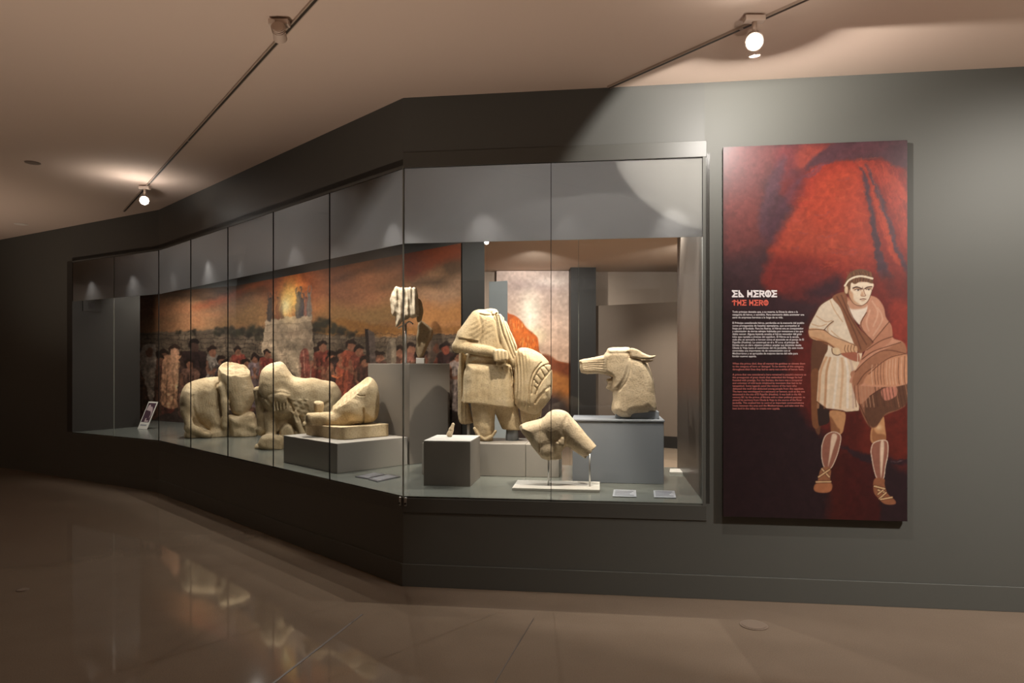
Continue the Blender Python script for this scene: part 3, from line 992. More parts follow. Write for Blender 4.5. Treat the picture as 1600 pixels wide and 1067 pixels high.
    for x0, x1, cc in ((205, 185, (214, 156, 112)), (250, 235, (198, 142, 100)), (270, 255, (250, 228, 200)), (330, 300, (252, 238, 220)), (372, 352, (222, 176, 136)), (410, 408, (252, 240, 226)), (450, 452, (206, 176, 160))):
        c.line([(x0 * .7 + 105, -105), (x0, 0), ((x0 + x1) / 2, 150), (x1, 275)], cc, 3.6, .7, soft=1.2)
    c.line([(175, 228), (250, 283), (330, 294), (400, 308), (495, 300)], ink, 1.2, .9)
    # brown mantle, lower part
    c.poly([(440, 60), (470, 0), (860, 0), (858, 230), (800, 290), (720, 320), (660, 360), (630, 420), (580, 425), (530, 350), (490, 250), (455, 150)], (148, 98, 74), 1, .6)
    c.poly([(560, 200), (660, 130), (770, 90), (858, 100), (858, 235), (790, 290), (700, 320), (640, 400), (590, 420), (540, 330)], (104, 68, 50), 1, .8)
    c.poly([(440, 60), (470, -10), (860, -10), (858, 85), (760, 95), (660, 135), (575, 190), (500, 250), (455, 150)], (190, 132, 102), 1, .8)
    c.poly([(665, 140), (770, 115), (785, 165), (760, 200), (690, 220)], (206, 134, 112), 1, .8)
    for k in range(16):
        x = 470 + k * 24
        c.line([(x, 0), (x - 8 + k * 2, 130), (x + 5 + k * 3, 270)], rr.choice(((120, 74, 54), (176, 122, 94), (196, 146, 116), (88, 54, 40))), 1.6, .7)
    c.line([(500, 250), (540, 340), (580, 425)], ink, 1.3, .9)
    c.line([(575, 190), (660, 135), (760, 95), (858, 85)], ink, 1.4, .9)
    # torso
    c.tf = (1240, 410, 0.178)
    c.poly([(340, 310), (240, 370), (190, 450), (135, 560), (150, 590), (270, 590), (300, 640), (300, 760), (292, 825), (500, 830), (560, 800), (520, 600), (440, 380), (400, 310)], (246, 226, 200), 1, .6)
    for a_ in ([(200, 470), (280, 520), (340, 510)], [(160, 540), (230, 560), (290, 540)], [(350, 520), (300, 570), (310, 640)], [(330, 600), (400, 660), (480, 700)], [(320, 330), (360, 420), (430, 520)]):
        c.line(a_, (214, 172, 134), 1.6, .8, soft=.8)
    for a_ in ([(340, 310), (240, 372), (190, 452), (135, 560), (150, 590), (270, 590)], [(270, 590), (310, 545), (350, 515)]):
        c.line(a_, ink, 1.2, .85)
    # neck and chest
    c.poly([(460, 340), (640, 360), (640, 440), (590, 550), (500, 460)], (252, 234, 214), 1, .6)
    c.poly([(465, 300), (560, 370), (650, 340), (640, 390), (570, 410), (490, 400)], (206, 150, 118), .9, 1.5)
    c.line([(475, 370), (520, 480), (580, 555)], ink, 1, .8)
    # mantle: left strap and right shoulder
    c.poly([(340, 305), (440, 260), (470, 310), (480, 400), (560, 560), (690, 700), (620, 780), (570, 790), (520, 690), (470, 560), (410, 400)], (150, 98, 70), 1, .6)
    for a_ in ([(380, 300), (450, 430), (540, 620), (590, 760)], [(420, 290), (490, 460), (580, 620), (640, 720)]):
        c.line(a_, (112, 68, 48), 2.2, .8)
    c.poly([(640, 290), (730, 310), (790, 390), (810, 480), (860, 560), (870, 660), (960, 700), (990, 800), (990, 1070), (520, 1070), (540, 960), (590, 860), (640, 760), (700, 700), (580, 560), (640, 430), (650, 350)], (212, 152, 122), 1, .6)
    c.poly([(700, 700), (830, 530), (870, 640), (820, 720), (680, 800), (580, 880), (600, 830)], (196, 134, 104), 1, .8)
    c.poly([(540, 960), (680, 830), (850, 740), (960, 700), (988, 800), (860, 830), (740, 900), (640, 1000), (600, 1070), (520, 1070)], (172, 116, 86), 1, 1)
    c.poly([(730, 900), (990, 800), (990, 1060), (640, 1070), (660, 980)], (208, 148, 112), 1, 1.5)
    for a_ in ([(640, 440), (590, 560), (700, 700)], [(690, 700), (840, 520)], [(640, 770), (760, 690), (870, 650)], [(600, 850), (700, 780), (850, 730), (940, 700)], [(540, 960), (650, 850), (800, 770), (985, 800)], [(660, 980), (760, 890), (860, 830), (990, 800)], [(560, 1070), (620, 980), (700, 920)]):
        c.line(a_, (112, 66, 46), 1.5, .85)
    for k in range(12):
        x = 690 + k * 26
        c.line([(x, 900 - k * 7), (x - 6, 980), (x + 4, 1070)], rr.choice(((150, 98, 72), (232, 184, 152), (124, 78, 58))), 1.5, .7)
    for a_ in ([(690, 340), (740, 440), (700, 560)], [(740, 400), (780, 500), (700, 640)], [(670, 420), (640, 520), (660, 600)]):
        c.line(a_, (238, 190, 160), 2.4, .6, soft=1)
    # arm, fist, hilt
    c.poly([(140, 580), (260, 590), (330, 640), (440, 690), (540, 720), (560, 770), (520, 800), (420, 800), (360, 760), (330, 720), (280, 700), (180, 680), (140, 655)], SK, 1, .6)
    c.poly([(150, 650), (280, 690), (360, 740), (400, 790), (330, 740), (250, 700)], SKd, .8, 1)
    c.line([(140, 655), (180, 682), (290, 705), (360, 755)], ink, 1.2, .9)
    c.line([(140, 590), (260, 592), (340, 645), (450, 690), (550, 730)], ink, 1.0, .8)
    for k in range(4):
        c.line([(455 + k * 27, 725), (447 + k * 27, 765), (462 + k * 27, 795)], ink, 1, .8)
    c.poly([(335, 755), (390, 750), (410, 790), (380, 815), (340, 800)], (240, 210, 170), 1, .6)
    c.line([(335, 755), (345, 800), (385, 815), (430, 800), (540, 800)], ink, 1.3, .9)
    c.poly([(420, 800), (560, 790), (580, 860), (550, 870), (470, 840)], (176, 106, 82), 1, .6)
    c.line([(563, 800), (562, 880)], (244, 220, 190), 1.2, .9)
    # head
    c.poly([(480, 230), (500, 170), (690, 180), (690, 240), (670, 300), (640, 350), (590, 380), (530, 360), (490, 300)], (250, 228, 200), 1, .6)
    c.poly([(445, 260), (450, 180), (480, 110), (540, 65), (620, 62), (680, 95), (698, 150), (690, 185), (640, 170), (590, 165), (540, 190), (505, 180), (495, 250), (470, 280)], (116, 78, 52), 1, .6)
    for k in range(26):
        x = 470 + k * 9
        c.line([(x, 175 - abs(k - 13)), (x + 6, 120), (x + rr.uniform(-14, 14), 80)], rr.choice(((80, 50, 34), (160, 112, 78))), .7, .7)
    c.line([(450, 205), (480, 160), (540, 128), (610, 122), (692, 142)], (250, 232, 204), 3.0, 1)
    c.line([(450, 190), (480, 146), (540, 116), (610, 110), (692, 130)], ink, .8, .6)
    c.blob((463, 240), 16, 34, (240, 206, 170), 1, 1)
    c.poly([(480, 240), (520, 270), (530, 330), (590, 378), (530, 362), (490, 310)], (206, 150, 112), .8, 1.5)
    c.poly([(520, 232), (560, 222), (598, 236), (590, 250), (556, 250), (528, 246)], (214, 166, 130), .8, 1)
    c.poly([(630, 234), (658, 222), (684, 222), (680, 242), (650, 246)], (214, 166, 130), .8, 1)
    c.line([(522, 226), (555, 216), (600, 232)], (78, 44, 32), 2.0, 1)
    c.line([(626, 230), (652, 217), (686, 214)], (78, 44, 32), 1.9, 1)
    c.poly([(538, 243), (556, 235), (584, 240), (578, 250), (552, 251)], (244, 226, 206), 1, .4)
    c.poly([(640, 240), (656, 232), (678, 234), (672, 243), (652, 246)], (244, 226, 206), 1, .4)
    c.blob((567, 243), 7, 7, (60, 38, 30), 1, 1)
    c.blob((660, 238), 6.5, 6.5, (60, 38, 30), 1, 1)
    c.line([(536, 241), (558, 234), (586, 239)], (64, 38, 30), 1.0, .95)
    c.line([(638, 238), (656, 231), (680, 233)], (64, 38, 30), 1.0, .95)
    c.line([(604, 216), (610, 232)], (120, 76, 56), 1.0, .8)
    c.line([(612, 232), (622, 270), (632, 292), (600, 296), (590, 286)], (150, 92, 64), 1.2, .9)
    c.poly([(602, 250), (618, 285), (596, 296), (588, 284)], (214, 164, 128), .8, 1)
    c.line([(585, 324), (610, 320), (634, 322)], (110, 58, 44), 1.5, .95)
    c.line([(596, 336), (622, 334)], (190, 130, 100), 1.4, .7)
    c.c *= 1 + (noise2(h, w, 9, 55, 3)[..., None] - .5) * .12
    c.line([(480, 230), (490, 300), (530, 362), (590, 380), (645, 350), (672, 300), (690, 240)], ink, 1.0, .8)
    return c


PO = C12 + N1 * -0.033                                # plane of the poster face
pa, pb = on(1130, PO, D1), on(1417.5, PO, D1)
zt = EYE - (224.5 - HY) / F * ((pa.y + pb.y) / 2)
zb = EYE - (810.5 - HY) / F * ((pa.y + pb.y) / 2)
pr = empty('hero_poster', v3((pa + pb) / 2, zb))
tag(pr, 'tall dark red printed panel with a painted cloaked man and text', 'poster')
M_print = printed('poster_print', 0.45, 0.4, 0.66)
fo = -N1 * 0.0015
print_sheet('printed_face', [pa + fo, pb + fo], 330, zb, zt, 660, paint_poster(), M_print, pr)
MB().slab(pa, pb, N1, 0.0, 0.018, zb, zt).build('backing_board', M_black, pr)
MB().slab(pa + D1 * .12, pb - D1 * .12, N1, 0.018, 0.033, zb + .15, zt - .15).build('mounting_frame', M_black, pr)

M_txtw = paint('white_lettering', (0.80, 0.74, 0.74, 1), 0.6, 0.2, 0.0, 1, 0.0)
M_txtr = paint('coral_lettering', (0.70, 0.13, 0.09, 1), 0.6, 0.2, 0.0, 1, 0.0)
M_txtp = paint('dull_red_lettering', (0.62, 0.19, 0.16, 1), 0.6, 0.2, 0.0, 1, 0.0)
TXO = PO - N1 * 0.0032


def poster_pt(u, v):
    p = on(u, TXO, D1)
    return v3(p, EYE - (v - HY) / F * p.y)


def strokes_mesh(name, glyphs, wd, mat):
    """flat letter strokes in poster pixels"""
    V, Q = [], []
    for st in glyphs:
        for i in range(len(st) - 1):
            a, b = np.array(st[i]), np.array(st[i + 1])
            d = b - a
            L = np.hypot(*d)
            if L < 1e-6: continue
            d = d / L
            n = np.array([-d[1], d[0]]) * wd / 2
            a2, b2 = a - d * wd * .5, b + d * wd * .5
            k = len(V)
            for p in (a2 - n, b2 - n, b2 + n, a2 + n):
                q = poster_pt(*p)
                V.append(q - v3(N1, 0) * (0.00004 * (len(Q) % 9)))
            Q.append((k, k + 3, k + 2, k + 1))
    me = D.meshes.new(name)
    me.from_pydata(V, [], Q)
    return link(name, me, mat, pr)


circ = [(.5 + .5 * math.cos(t), .5 + .5 * math.sin(t)) for t in np.linspace(0, 2 * math.pi, 17)]
GL = {'E': [[(.95, 1), (.05, 1), (.55, .5), (.05, 0), (.95, 0)], [(.5, .5), (.9, .5)]],
      'L': [[(.12, 1), (.12, 0), (.95, 0), (.12, .8)]],
      'H': [[(.1, 0), (.1, 1)], [(.9, 0), (.9, 1)], [(.1, .62), (.9, .62)], [(.1, .38), (.9, .38)]],
      'R': [[(.1, 0), (.1, 1), (.85, .9), (.85, .55), (.1, .45)], [(.45, .45), (.9, 0)]],
      'O': [circ, [(.5, 1), (.5, 0)]],
      'T': [[(0, .75), (.5, 1), (1, .75)], [(.5, 0), (.5, 1)]]}


def word(s, u0, u1, v0, v1):
    n = sum(.45 if ch == ' ' else 1 for ch in s)
    stp = (u1 - u0) / n
    out, u = [], u0
    for ch in s:
        if ch == ' ':
            u += stp * .45
            continue
        for st in GL[ch]:
            out.append([(u + x * stp * .78, v1 - y * (v1 - v0)) for x, y in st])
        u += stp
    return out


strokes_mesh('heading_text', word('EL HEROE', 1144.5, 1215.5, 454.5, 463.3), 2.3, M_txtw)['label'] = 'white angular heading lettering'
strokes_mesh('subheading_text', word('THE HERO', 1144.5, 1201.5, 469.3, 476.6), 1.7, M_txtr)['label'] = 'coral angular heading lettering'


def text_block(name, lines, mat, u0, size):
    """lines: (text, baseline row, right column)"""
    V, T = [], []
    for s, v, u1 in lines:
        cu = D.curves.new('tmp', 'FONT')
        cu.body = s
        cu.resolution_u = 2
        cu.offset = 0.012
        o = D.objects.new('tmp', cu)
        COL.objects.link(o)
        dg = bpy.context.evaluated_depsgraph_get()
        me = D.meshes.new_from_object(o.evaluated_get(dg))
        n = len(me.vertices)
        co = np.zeros(n * 3, np.float32)
        me.vertices.foreach_get('co', co)
        co = co.reshape(-1, 3)
        wdt = co[:, 0].max()
        k = len(V)
        for x, y, _ in co:
            V.append(poster_pt(u0 + x / wdt * (u1 - u0), v - y * size))
        for p in me.polygons:
            T.append(tuple(k + i for i in p.vertices))
        D.objects.remove(o)
        D.curves.remove(cu)
        D.meshes.remove(me)
    me = D.meshes.new(name)
    me.from_pydata(V, [], T)
    o = link(name, me, mat, pr)
    return o


es1 = ["Todo príncipe deseaba que, a su muerte, la Diosa lo eleve a la", "categoría de héroe, o semidiós. Para merecerlo debía acometer una", "serie de empresas heroicas a lo largo de su vida."]
es2 = ["El Príncipe considerado héroe, perduraba en la memoria del pueblo", "como protagonista de hazañas ejemplares, que acompañan al", "linaje por él fundado. Para los Iberos, el Héroe era un conquistador",
       "y colonizador de tierras salvajes habitadas por monstruos a los que", "debía vencer. Alguna leyenda ensalza al héroe vencedor del gran", "lobo que raptaba a jóvenes del oppidum. El Héroe es la escala,",
       "cada año un santuario o heroon como el excavado en el paraje de El", "Pajarillo (Huelma). Lo construyó en el s. IV a.n.e. el príncipe de", "Iltiraka con un claro objetivo político: ampliar sus dominios desde",
       "Úbeda la Vieja hasta el nacimiento del río Jandulilla. De este modo", "controlaba una importante vía de comunicación con el", "Mediterráneo y se apropiaba de mejores tierras del valle para", "fundar nuevos oppida."]
en1 = ["When the prince died, they all wanted the goddess to elevate them", "to the category of hero or demigod. To be worthy of this category,", "throughout their lives they had to carry out a series of heroic feats."]
en2 = ["A prince that was considered a hero remained in people's memory as", "the protagonist of great deeds that embodied the lineage he had", "founded with prestige. For the Iberians, the hero was a conqueror",
       "and colonizer of wild lands inhabited by monsters that had to be", "vanquished. Some legends extol the victory of the hero who", "defeated the wolf that abducted young people from the oppidum.",
       "The hero was worshipped in a sanctuary or heroon, such as the one", "excavated in the site of El Pajarillo (Huelma). It was built in the 4th", "century BC by the prince of Iltiraka with a clear political purpose: to",
       "extend his territory from Úbeda la Vieja to the source of the River", "Jandulilla. This enabled him to control an important communications", "route between the area and the Mediterranean, and take over the", "best land in the valley to create new oppida."]
w1 = [1246.5, 1256.5, 1223.5]
w2 = [1256.5, 1249, 1255.5, 1255, 1252.5, 1248.5, 1256, 1247.5, 1252, 1255, 1234.5, 1246.5, 1182]
w3 = [1258, 1256, 1256]
w4 = [1259.5, 1253, 1254, 1252.5, 1245, 1256, 1257.5, 1252, 1258, 1253, 1256, 1255.5, 1218.5]
text_block('spanish_text', [(s, 488.6 + i * 4.4, w1[i]) for i, s in enumerate(es1)] + [(s, 505.9 + i * 4.34, w2[i]) for i, s in enumerate(es2)], M_txtw, 1144.3, 4.4)['label'] = 'small white lines of text'
text_block('english_text', [(s, 569.4 + i * 4.5, w3[i]) for i, s in enumerate(en1)] + [(s, 586.6 + i * 4.42, w4[i]) for i, s in enumerate(en2)], M_txtp, 1144.6, 4.4)['label'] = 'small dull red lines of text'


# ------------------------------------------------------------------ pedestals
M_topw = paint('pale_top_board', (0.50, 0.475, 0.44, 1), 0.55, 0.3, 0.03, 2.0, 0.0)


def pedestal(name, label, corner, du, dv, lu, lv, z0, z1, mat, group='pedestals in the show case', top=None):
    pts = [corner, corner + du * lu, corner + du * lu + dv * lv, corner + dv * lv]
    c = sum(pts, Vector((0, 0))) / 4
    if top:
        o = empty(name, v3(c, z0))
        MB().prism(pts, z0, z1 - .0085, 0.002).build('pedestal_body', mat, o)
        MB().prism(pts, z1 - .008, z1, 0.002).build('top_board', top, o)
        return tag(o, label, 'pedestal', group)
    o = MB().prism(pts, z0, z1, 0.004).build(name, mat, None, base=v3(c, z0))
    return tag(o, label, 'pedestal', group)


LC = Vector((-1.37, 5.35))
pedestal('low_pedestal', 'low grey pedestal under the stone slab with the crouching animal fragment', LC, -D2, N2, .884, .68, SHELF, .821, M_ped)
TC = Vector((-.8745, 5.83))
pedestal('tall_pedestal', 'tall taupe pedestal carrying the cream drapery fragment on a rod', TC, -D2, N2, .633, .448, SHELF, 1.448, M_pedd)
BC = Vector((-.625, 4.83))
pedestal('small_box_pedestal', 'small taupe cube pedestal with white top holding the little stone finger', BC, D1, N1, .335, .40, SHELF, .904, M_pedd, top=M_topw)
WC = Vector((-.70, 5.305))
pl = empty('warrior_plinth', v3(WC + D1 * .5 + N1 * .2, SHELF))
tag(pl, 'wide low pale plinth under the headless cloaked warrior', 'pedestal', 'pedestals in the show case')
MB().prism([WC, WC + D1 * .808, WC + D1 * .808 + N1 * .42, WC + N1 * .42], SHELF, .833, .003).build('plinth_block', M_ped, pl)
MB().prism([WC + D1 * .811, WC + D1 * 1.065, WC + D1 * 1.065 + N1 * .42, WC + D1 * .811 + N1 * .42], SHELF, .833, .003).build('plinth_block', M_ped, pl)
HC = Vector((.44, 4.96))
wp = empty('wolf_pedestal', v3(HC + D1 * .33 + N1 * .2, SHELF))
tag(wp, 'blue grey pedestal under the stone wolf head', 'pedestal', 'pedestals in the show case')
MB().prism([HC, HC + D1 * .65, HC + D1 * .65 + N1 * .40, HC + N1 * .40], SHELF, 1.030, .003).build('pedestal_body', M_pedb, wp)
MB().prism([HC - D1 * .006 - N1 * .006, HC + D1 * .656 - N1 * .006, HC + D1 * .656 + N1 * .406, HC - D1 * .006 + N1 * .406], 1.0305, 1.044, .003).build('top_board', M_pedb, wp)


# ------------------------------------------------------------------ sculpting with distance fields
def smin(a, b, k):
    h = np.clip(.5 + .5 * (b - a) / k, 0, 1)
    return b + (a - b) * h - k * h * (1 - h)


def smax(a, b, k):
    return -smin(-a, -b, k)


_wv = rng.normal(size=(28, 3)); _ph = rng.uniform(0, 6.28, 28)
def wob(x, y, z, wl, seed=0):
    """cheap smooth noise of about unit size and wavelength wl"""
    out = 0
    for i in range(7):
        k = _wv[(i + seed * 7) % 28] * 2.6 / wl
        out = out + np.sin(k[0] * x + k[1] * y + k[2] * z + _ph[(i + seed * 7) % 28])
    return out / 3.0


class Sculpt:
    """a stone modelled on a grid; u to the right, v down, w away, in pixels of the photograph at depth Yc"""
    def __init__(self, u0, u1, v0, v1, w0, w1, uc, Yc, zb, step=1.0, zoom=None):
        self.u, self.v, self.w = (np.arange(a, b + step, step, dtype=np.float32) for a, b in ((u0, u1), (v0, v1), (w0, w1)))
        self.U, self.V, self.W = np.meshgrid(self.u, self.v, self.w, indexing='ij', sparse=True)
        self.U2, self.V2 = np.meshgrid(self.u, self.v, indexing='ij')
        self.step, self.uc, self.Yc, self.zb = step, uc, Yc, zb
        self.s = Yc / F
        self.vb = HY + (EYE - zb) / self.s
        self.f = np.full((len(self.u), len(self.v), len(self.w)), 1e3, np.float32)
        self.zoom = zoom

    def z(self, p):
        u, v, s = self.zoom
        return (u + p[0] * s, v + p[1] * s)

    def add(self, d, k=2.0):
        self.f = smin(self.f, d.astype(np.float32), k)

    def cut(self, d, k=.6):
        self.f = smax(self.f, d.astype(np.float32), k)

    def cap(self, a, b, r0, r1, wa=0., wb=None, flat=1.0):
        wb = wa if wb is None else wb
        (ax, ay), (bx, by) = self.z(a), self.z(b)
        e = np.array([bx - ax, by - ay, wb - wa])
        L = max(e @ e, 1e-6)
        x, y, zz = self.U - ax, self.V - ay, self.W - wa
        t = np.clip((x * e[0] + y * e[1] + zz * e[2]) / L, 0, 1)
        return np.sqrt((x - t * e[0]) ** 2 + (y - t * e[1]) ** 2 + ((zz - t * e[2]) / flat) ** 2) - (r0 + (r1 - r0) * t)

    def ell(self, c, r, wc=0., ang=0.0):
        cx, cy = self.z(c)
        x, y = self.U - cx, self.V - cy
        ca, sa = math.cos(ang), math.sin(ang)
        q = np.sqrt(((x * ca + y * sa) / r[0]) ** 2 + ((-x * sa + y * ca) / r[1]) ** 2 + ((self.W - wc) / r[2]) ** 2)
        return (q - 1) * min(r)

    def d2(self, pts, smooth=True):
        q = np.array([self.z(p) for p in pts])
        if smooth: q = catmull(q, True, 4)
        X, Y = self.U2, self.V2
        ins = np.zeros(X.shape, bool)
        d = np.full(X.shape, 1e9)
        n = len(q)
        for i in range(n):
            a, b = q[i], q[(i + 1) % n]
            e = b - a
            L = max(e @ e, 1e-9)
            t = np.clip(((X - a[0]) * e[0] + (Y - a[1]) * e[1]) / L, 0, 1)
            d = np.minimum(d, np.hypot(X - a[0] - t * e[0], Y - a[1] - t * e[1]))
            if a[1] != b[1]:
                c = (a[1] > Y) != (b[1] > Y)
                ins ^= c & (X < (b[0] - a[0]) * (Y - a[1]) / (b[1] - a[1]) + a[0])
        return np.where(ins, -d, d).astype(np.float32)

    def pillow(self, pts, T, R, wc=0.0, smooth=True):
        d = self.d2(pts, smooth)
        q = np.maximum(d + R, 0)
        T = np.asarray(T, np.float32)
        wc = np.asarray(wc, np.float32)
        if T.ndim == 2: T = T[..., None]
        if wc.ndim == 2: wc = wc[..., None]
        k = np.minimum(R / T, 1.0)
        sc = np.where(R / T > 1, T / R, 1.0)
        return (np.sqrt(q[..., None] ** 2 + ((self.W - wc) * R / T) ** 2) - R) * np.minimum(1.0, np.maximum(sc, .35))

    def bump(self, c, rx, ry, amp, fn):
        """displace the surface near c by amp*fn(u, v) (vertical/diagonal folds and the like)"""
        cx, cy = self.z(c)
        m = np.exp(-((self.U2 - cx) / rx) ** 4 - ((self.V2 - cy) / ry) ** 4)
        self.f += (amp * m * fn(self.U2, self.V2))[..., None].astype(np.float32)

    def groove(self, pts, wd, amp, smooth=True):
        q = np.array([self.z(p) for p in pts])
        if smooth and len(q) > 2: q = catmull(q, False, 4)
        d = np.full(self.U2.shape, 1e9)
        for i in range(len(q) - 1):
            a, b = q[i], q[i + 1]
            e = b - a
            t = np.clip(((self.U2 - a[0]) * e[0] + (self.V2 - a[1]) * e[1]) / max(e @ e, 1e-9), 0, 1)
            d = np.minimum(d, np.hypot(self.U2 - a[0] - t * e[0], self.V2 - a[1] - t * e[1]))
        g = (amp * np.exp(-(d / wd) ** 2))[..., None] * (self.W < 0)
        self.f += g.astype(np.float32)

    def noise(self, amp, wl, seed=0, mask=None):
        n = wob(self.U, self.V, self.W, wl, seed) * amp
        self.f += (n if mask is None else n * mask).astype(np.float32)

    def build(self, name, mat, parent=None, rough=0.35):
        V, Q = surface_net(self.f)
        st = self.step
        u, v, w = self.u[0] + V[:, 0] * st, self.v[0] + V[:, 1] * st, self.w[0] + V[:, 2] * st
        th = math.atan((self.uc - CX) / F)
        c, s_ = math.cos(th), math.sin(th)
        base = Vector(((self.uc - CX) / F * self.Yc, self.Yc, self.zb))
        a = (u - self.uc) * self.s * c
        b = w * self.s
        hgt = np.maximum((self.vb - v) * self.s, 0.0) + .0005
        co = np.stack([base.x + a * c + b * s_, base.y - a * s_ + b * c, base.z + hgt], 1)
        me = mesh_np(name, co, Q)
        nv = len(co)
        no = np.zeros(nv * 3, np.float32)
        me.vertices.foreach_get('normal', no)
        no = no.reshape(-1, 3)
        r = (wob(u, v, w, 5.5, 1) * .5 + wob(u, v, w, 2.6, 2) * .35 + wob(u, v, w, 13, 3) * .6) * rough * self.s
        co = co + no * r[:, None]
        co[:, 2] = np.maximum(co[:, 2], base.z + .0005)
        me.vertices.foreach_set('co', co.astype(np.float32).ravel())
        me.update()
        o = link(name, me, mat, parent, True)
        if parent is None:
            rebase(o, base)
        return o


def surface_net(d):
    nx, ny, nz = d.shape
    s = d < 0
    cells = (nx - 1, ny - 1, nz - 1)
    acc = np.zeros(cells + (3,), np.float32)
    cnt = np.zeros(cells, np.float32)
    for ax in range(3):
        o = [i for i in range(3) if i != ax]
        sl0 = [slice(None)] * 3; sl1 = [slice(None)] * 3
        sl0[ax], sl1[ax] = slice(0, -1), slice(1, None)
        a, b = d[tuple(sl0)], d[tuple(sl1)]
        cr = s[tuple(sl0)] != s[tuple(sl1)]
        t = np.where(cr, a / np.where(cr, a - b, 1), 0).astype(np.float32)
        for i in (0, 1):
            for j in (0, 1):
                sl = [slice(None)] * 3
                sl[o[0]] = slice(i, i + cells[o[0]])
                sl[o[1]] = slice(j, j + cells[o[1]])
                c_ = cr[tuple(sl)].astype(np.float32)
                acc[..., ax] += c_ * t[tuple(sl)]
                acc[..., o[0]] += c_ * i
                acc[..., o[1]] += c_ * j
                cnt += c_
    act = cnt > 0
    idx = np.full(cells, -1, np.int64)
    idx[act] = np.arange(act.sum())
    pos = np.argwhere(act).astype(np.float32)
    V = pos + acc[act] / cnt[act][:, None]
    Q = []
    for ax in range(3):
        o1, o2 = [(1, 2), (2, 0), (0, 1)][ax]
        sl0 = [slice(1, -1)] * 3; sl1 = [slice(1, -1)] * 3
        sl0[ax], sl1[ax] = slice(0, -1), slice(1, None)
        a, b = s[tuple(sl0)], s[tuple(sl1)]
        for flip, cond in ((0, a & ~b), (1, ~a & b)):
            e = np.argwhere(cond)
            if not len(e): continue
            g = e.copy()
            for k in range(3):
                if k != ax: g[:, k] += 1
            def cell(p, q):
                h = g.copy()
                h[:, o1] -= p; h[:, o2] -= q
                return idx[h[:, 0], h[:, 1], h[:, 2]]
            quad = np.stack([cell(1, 1), cell(0, 1), cell(0, 0), cell(1, 0)], 1)
            Q.append(quad[:, ::-1] if flip else quad)
    return V, np.concatenate(Q)


GRP = 'ancient stone sculptures in the show case'

# ---- headless bull, lying
S = Sculpt(280, 408, 556, 692, -48, 46, 345, 8.16, SHELF, 1.0, (280, 550, .1405))
S.add(S.pillow([(60, 400), (110, 340), (250, 290), (430, 275), (500, 300), (520, 600), (480, 860), (330, 830), (200, 780), (90, 720), (45, 550)], 27, 25, 6))
S.add(S.ell((120, 560), (14, 27, 18), -10), 5)
S.add(S.cap((80, 640), (130, 800), 7.5, 6, -18, -22), 4)
S.add(S.cap((120, 815), (320, 900), 7, 5.5, -20, -24), 3)
S.add(S.ell((300, 890), (9, 5.5, 6), -26), 2)
S.add(S.pillow([(110, 830), (300, 850), (420, 840), (580, 820), (600, 960), (110, 960)], 24, 6, 2), 2)
S.add(S.pillow([(435, 280), (445, 140), (500, 60), (560, 50), (690, 80), (780, 140), (800, 300), (850, 450), (830, 560), (760, 700), (700, 745), (600, 700), (540, 560), (480, 430)], 23, 22, -12), 3)
S.add(S.cap((470, 380), (510, 560), 6, 5.5, -22), 4)
S.add(S.cap((510, 560), (505, 800), 6, 6, -24, -20), 4)
S.add(S.ell((420, 780), (16, 18, 14), -4), 6)
S.add(S.pillow([(120, 560), (500, 560), (560, 900), (120, 900)], 16, 8, 6), 4)
S.groove([(425, 350), (405, 400), (440, 460), (445, 560), (470, 700)], 1.6, 2.2)
S.groove([(560, 690), (640, 690), (700, 750), (790, 660)], 1.4, 1.5)
S.groove([(160, 480), (170, 620), (230, 760), (330, 850)], 2.2, 1.6)
S.add(S.pillow([(540, 700), (640, 690), (800, 655), (860, 740), (855, 960), (600, 960), (560, 850)], 22, 7, -12), 1.5)
S.cut(S.cap((410, 360), (440, 520), 2.0, 2.4, -26, -20) * -1, 2)
S.cut(S.cap((440, 520), (430, 620), 2.2, 1.5, -20, -16) * -1, 2)
S.bump((345, 570), 11, 8, .55, lambda u, v: np.sin((u + (v - 630) * .2) * 1.9))
vf = 588 - (S.W + 34) * (21 / 42.) + (S.U - 368) * .12 + wob(S.U, S.V * .3, S.W, 24, 1) * 2.6 + wob(S.U, S.V * .3, S.W, 9, 2) * 1.1 + wob(S.U, S.V * .3, S.W, 4.5, 3) * .7
S.cut((vf - S.V) * .8 + np.where(S.U < 337, -60, 0), .8)
S.noise(.5, 30, 1)
S.noise(.5, 14, 2, (S.V > 652) & (S.U > 352))
o = S.build('bull_sculpture', M_stone)
tag(o, 'headless sandy stone bull lying at the left, broken neck on top', 'sculpture', GRP)

# ---- lying sphinx or lion without head
S = Sculpt(394, 540, 560, 706, -44, 44, 462, 7.12, SHELF, 1.0, (390, 550, .15))
S.add(S.pillow([(110, 230), (160, 150), (240, 112), (340, 104), (410, 190), (480, 262), (640, 282), (800, 300), (900, 320), (955, 400), (970, 480), (930, 620), (800, 740), (650, 760), (560, 820), (500, 740), (440, 690), (300, 700), (170, 600), (110, 430)], 30, 18, 4))
S.add(S.ell((235, 390), (19, 30, 17), -16), 6)
S.add(S.ell((660, 470), (34, 29, 18), -14), 6)
S.add(S.ell((330, 450), (15, 11, 9), -28, .35), 4)
for k in range(5):
    S.add(S.cap((255 + k * 33, 510 - k * 4), (268 + k * 31, 592 - k * 6), 2.2, 1.5, -31, -30), .8)
S.add(S.pillow([(165, 560), (480, 560), (500, 740), (430, 830), (300, 850), (190, 850), (150, 700)], 15, 8, 6), 3)
S.add(S.cap((95, 400), (135, 800), 7, 6, -8), 3)
S.add(S.ell((130, 800), (9, 9, 10), -4), 3)
S.add(S.pillow([(120, 870), (170, 835), (260, 835), (350, 868), (350, 1010), (240, 1010), (110, 960)], 14, 7, -22), 2)
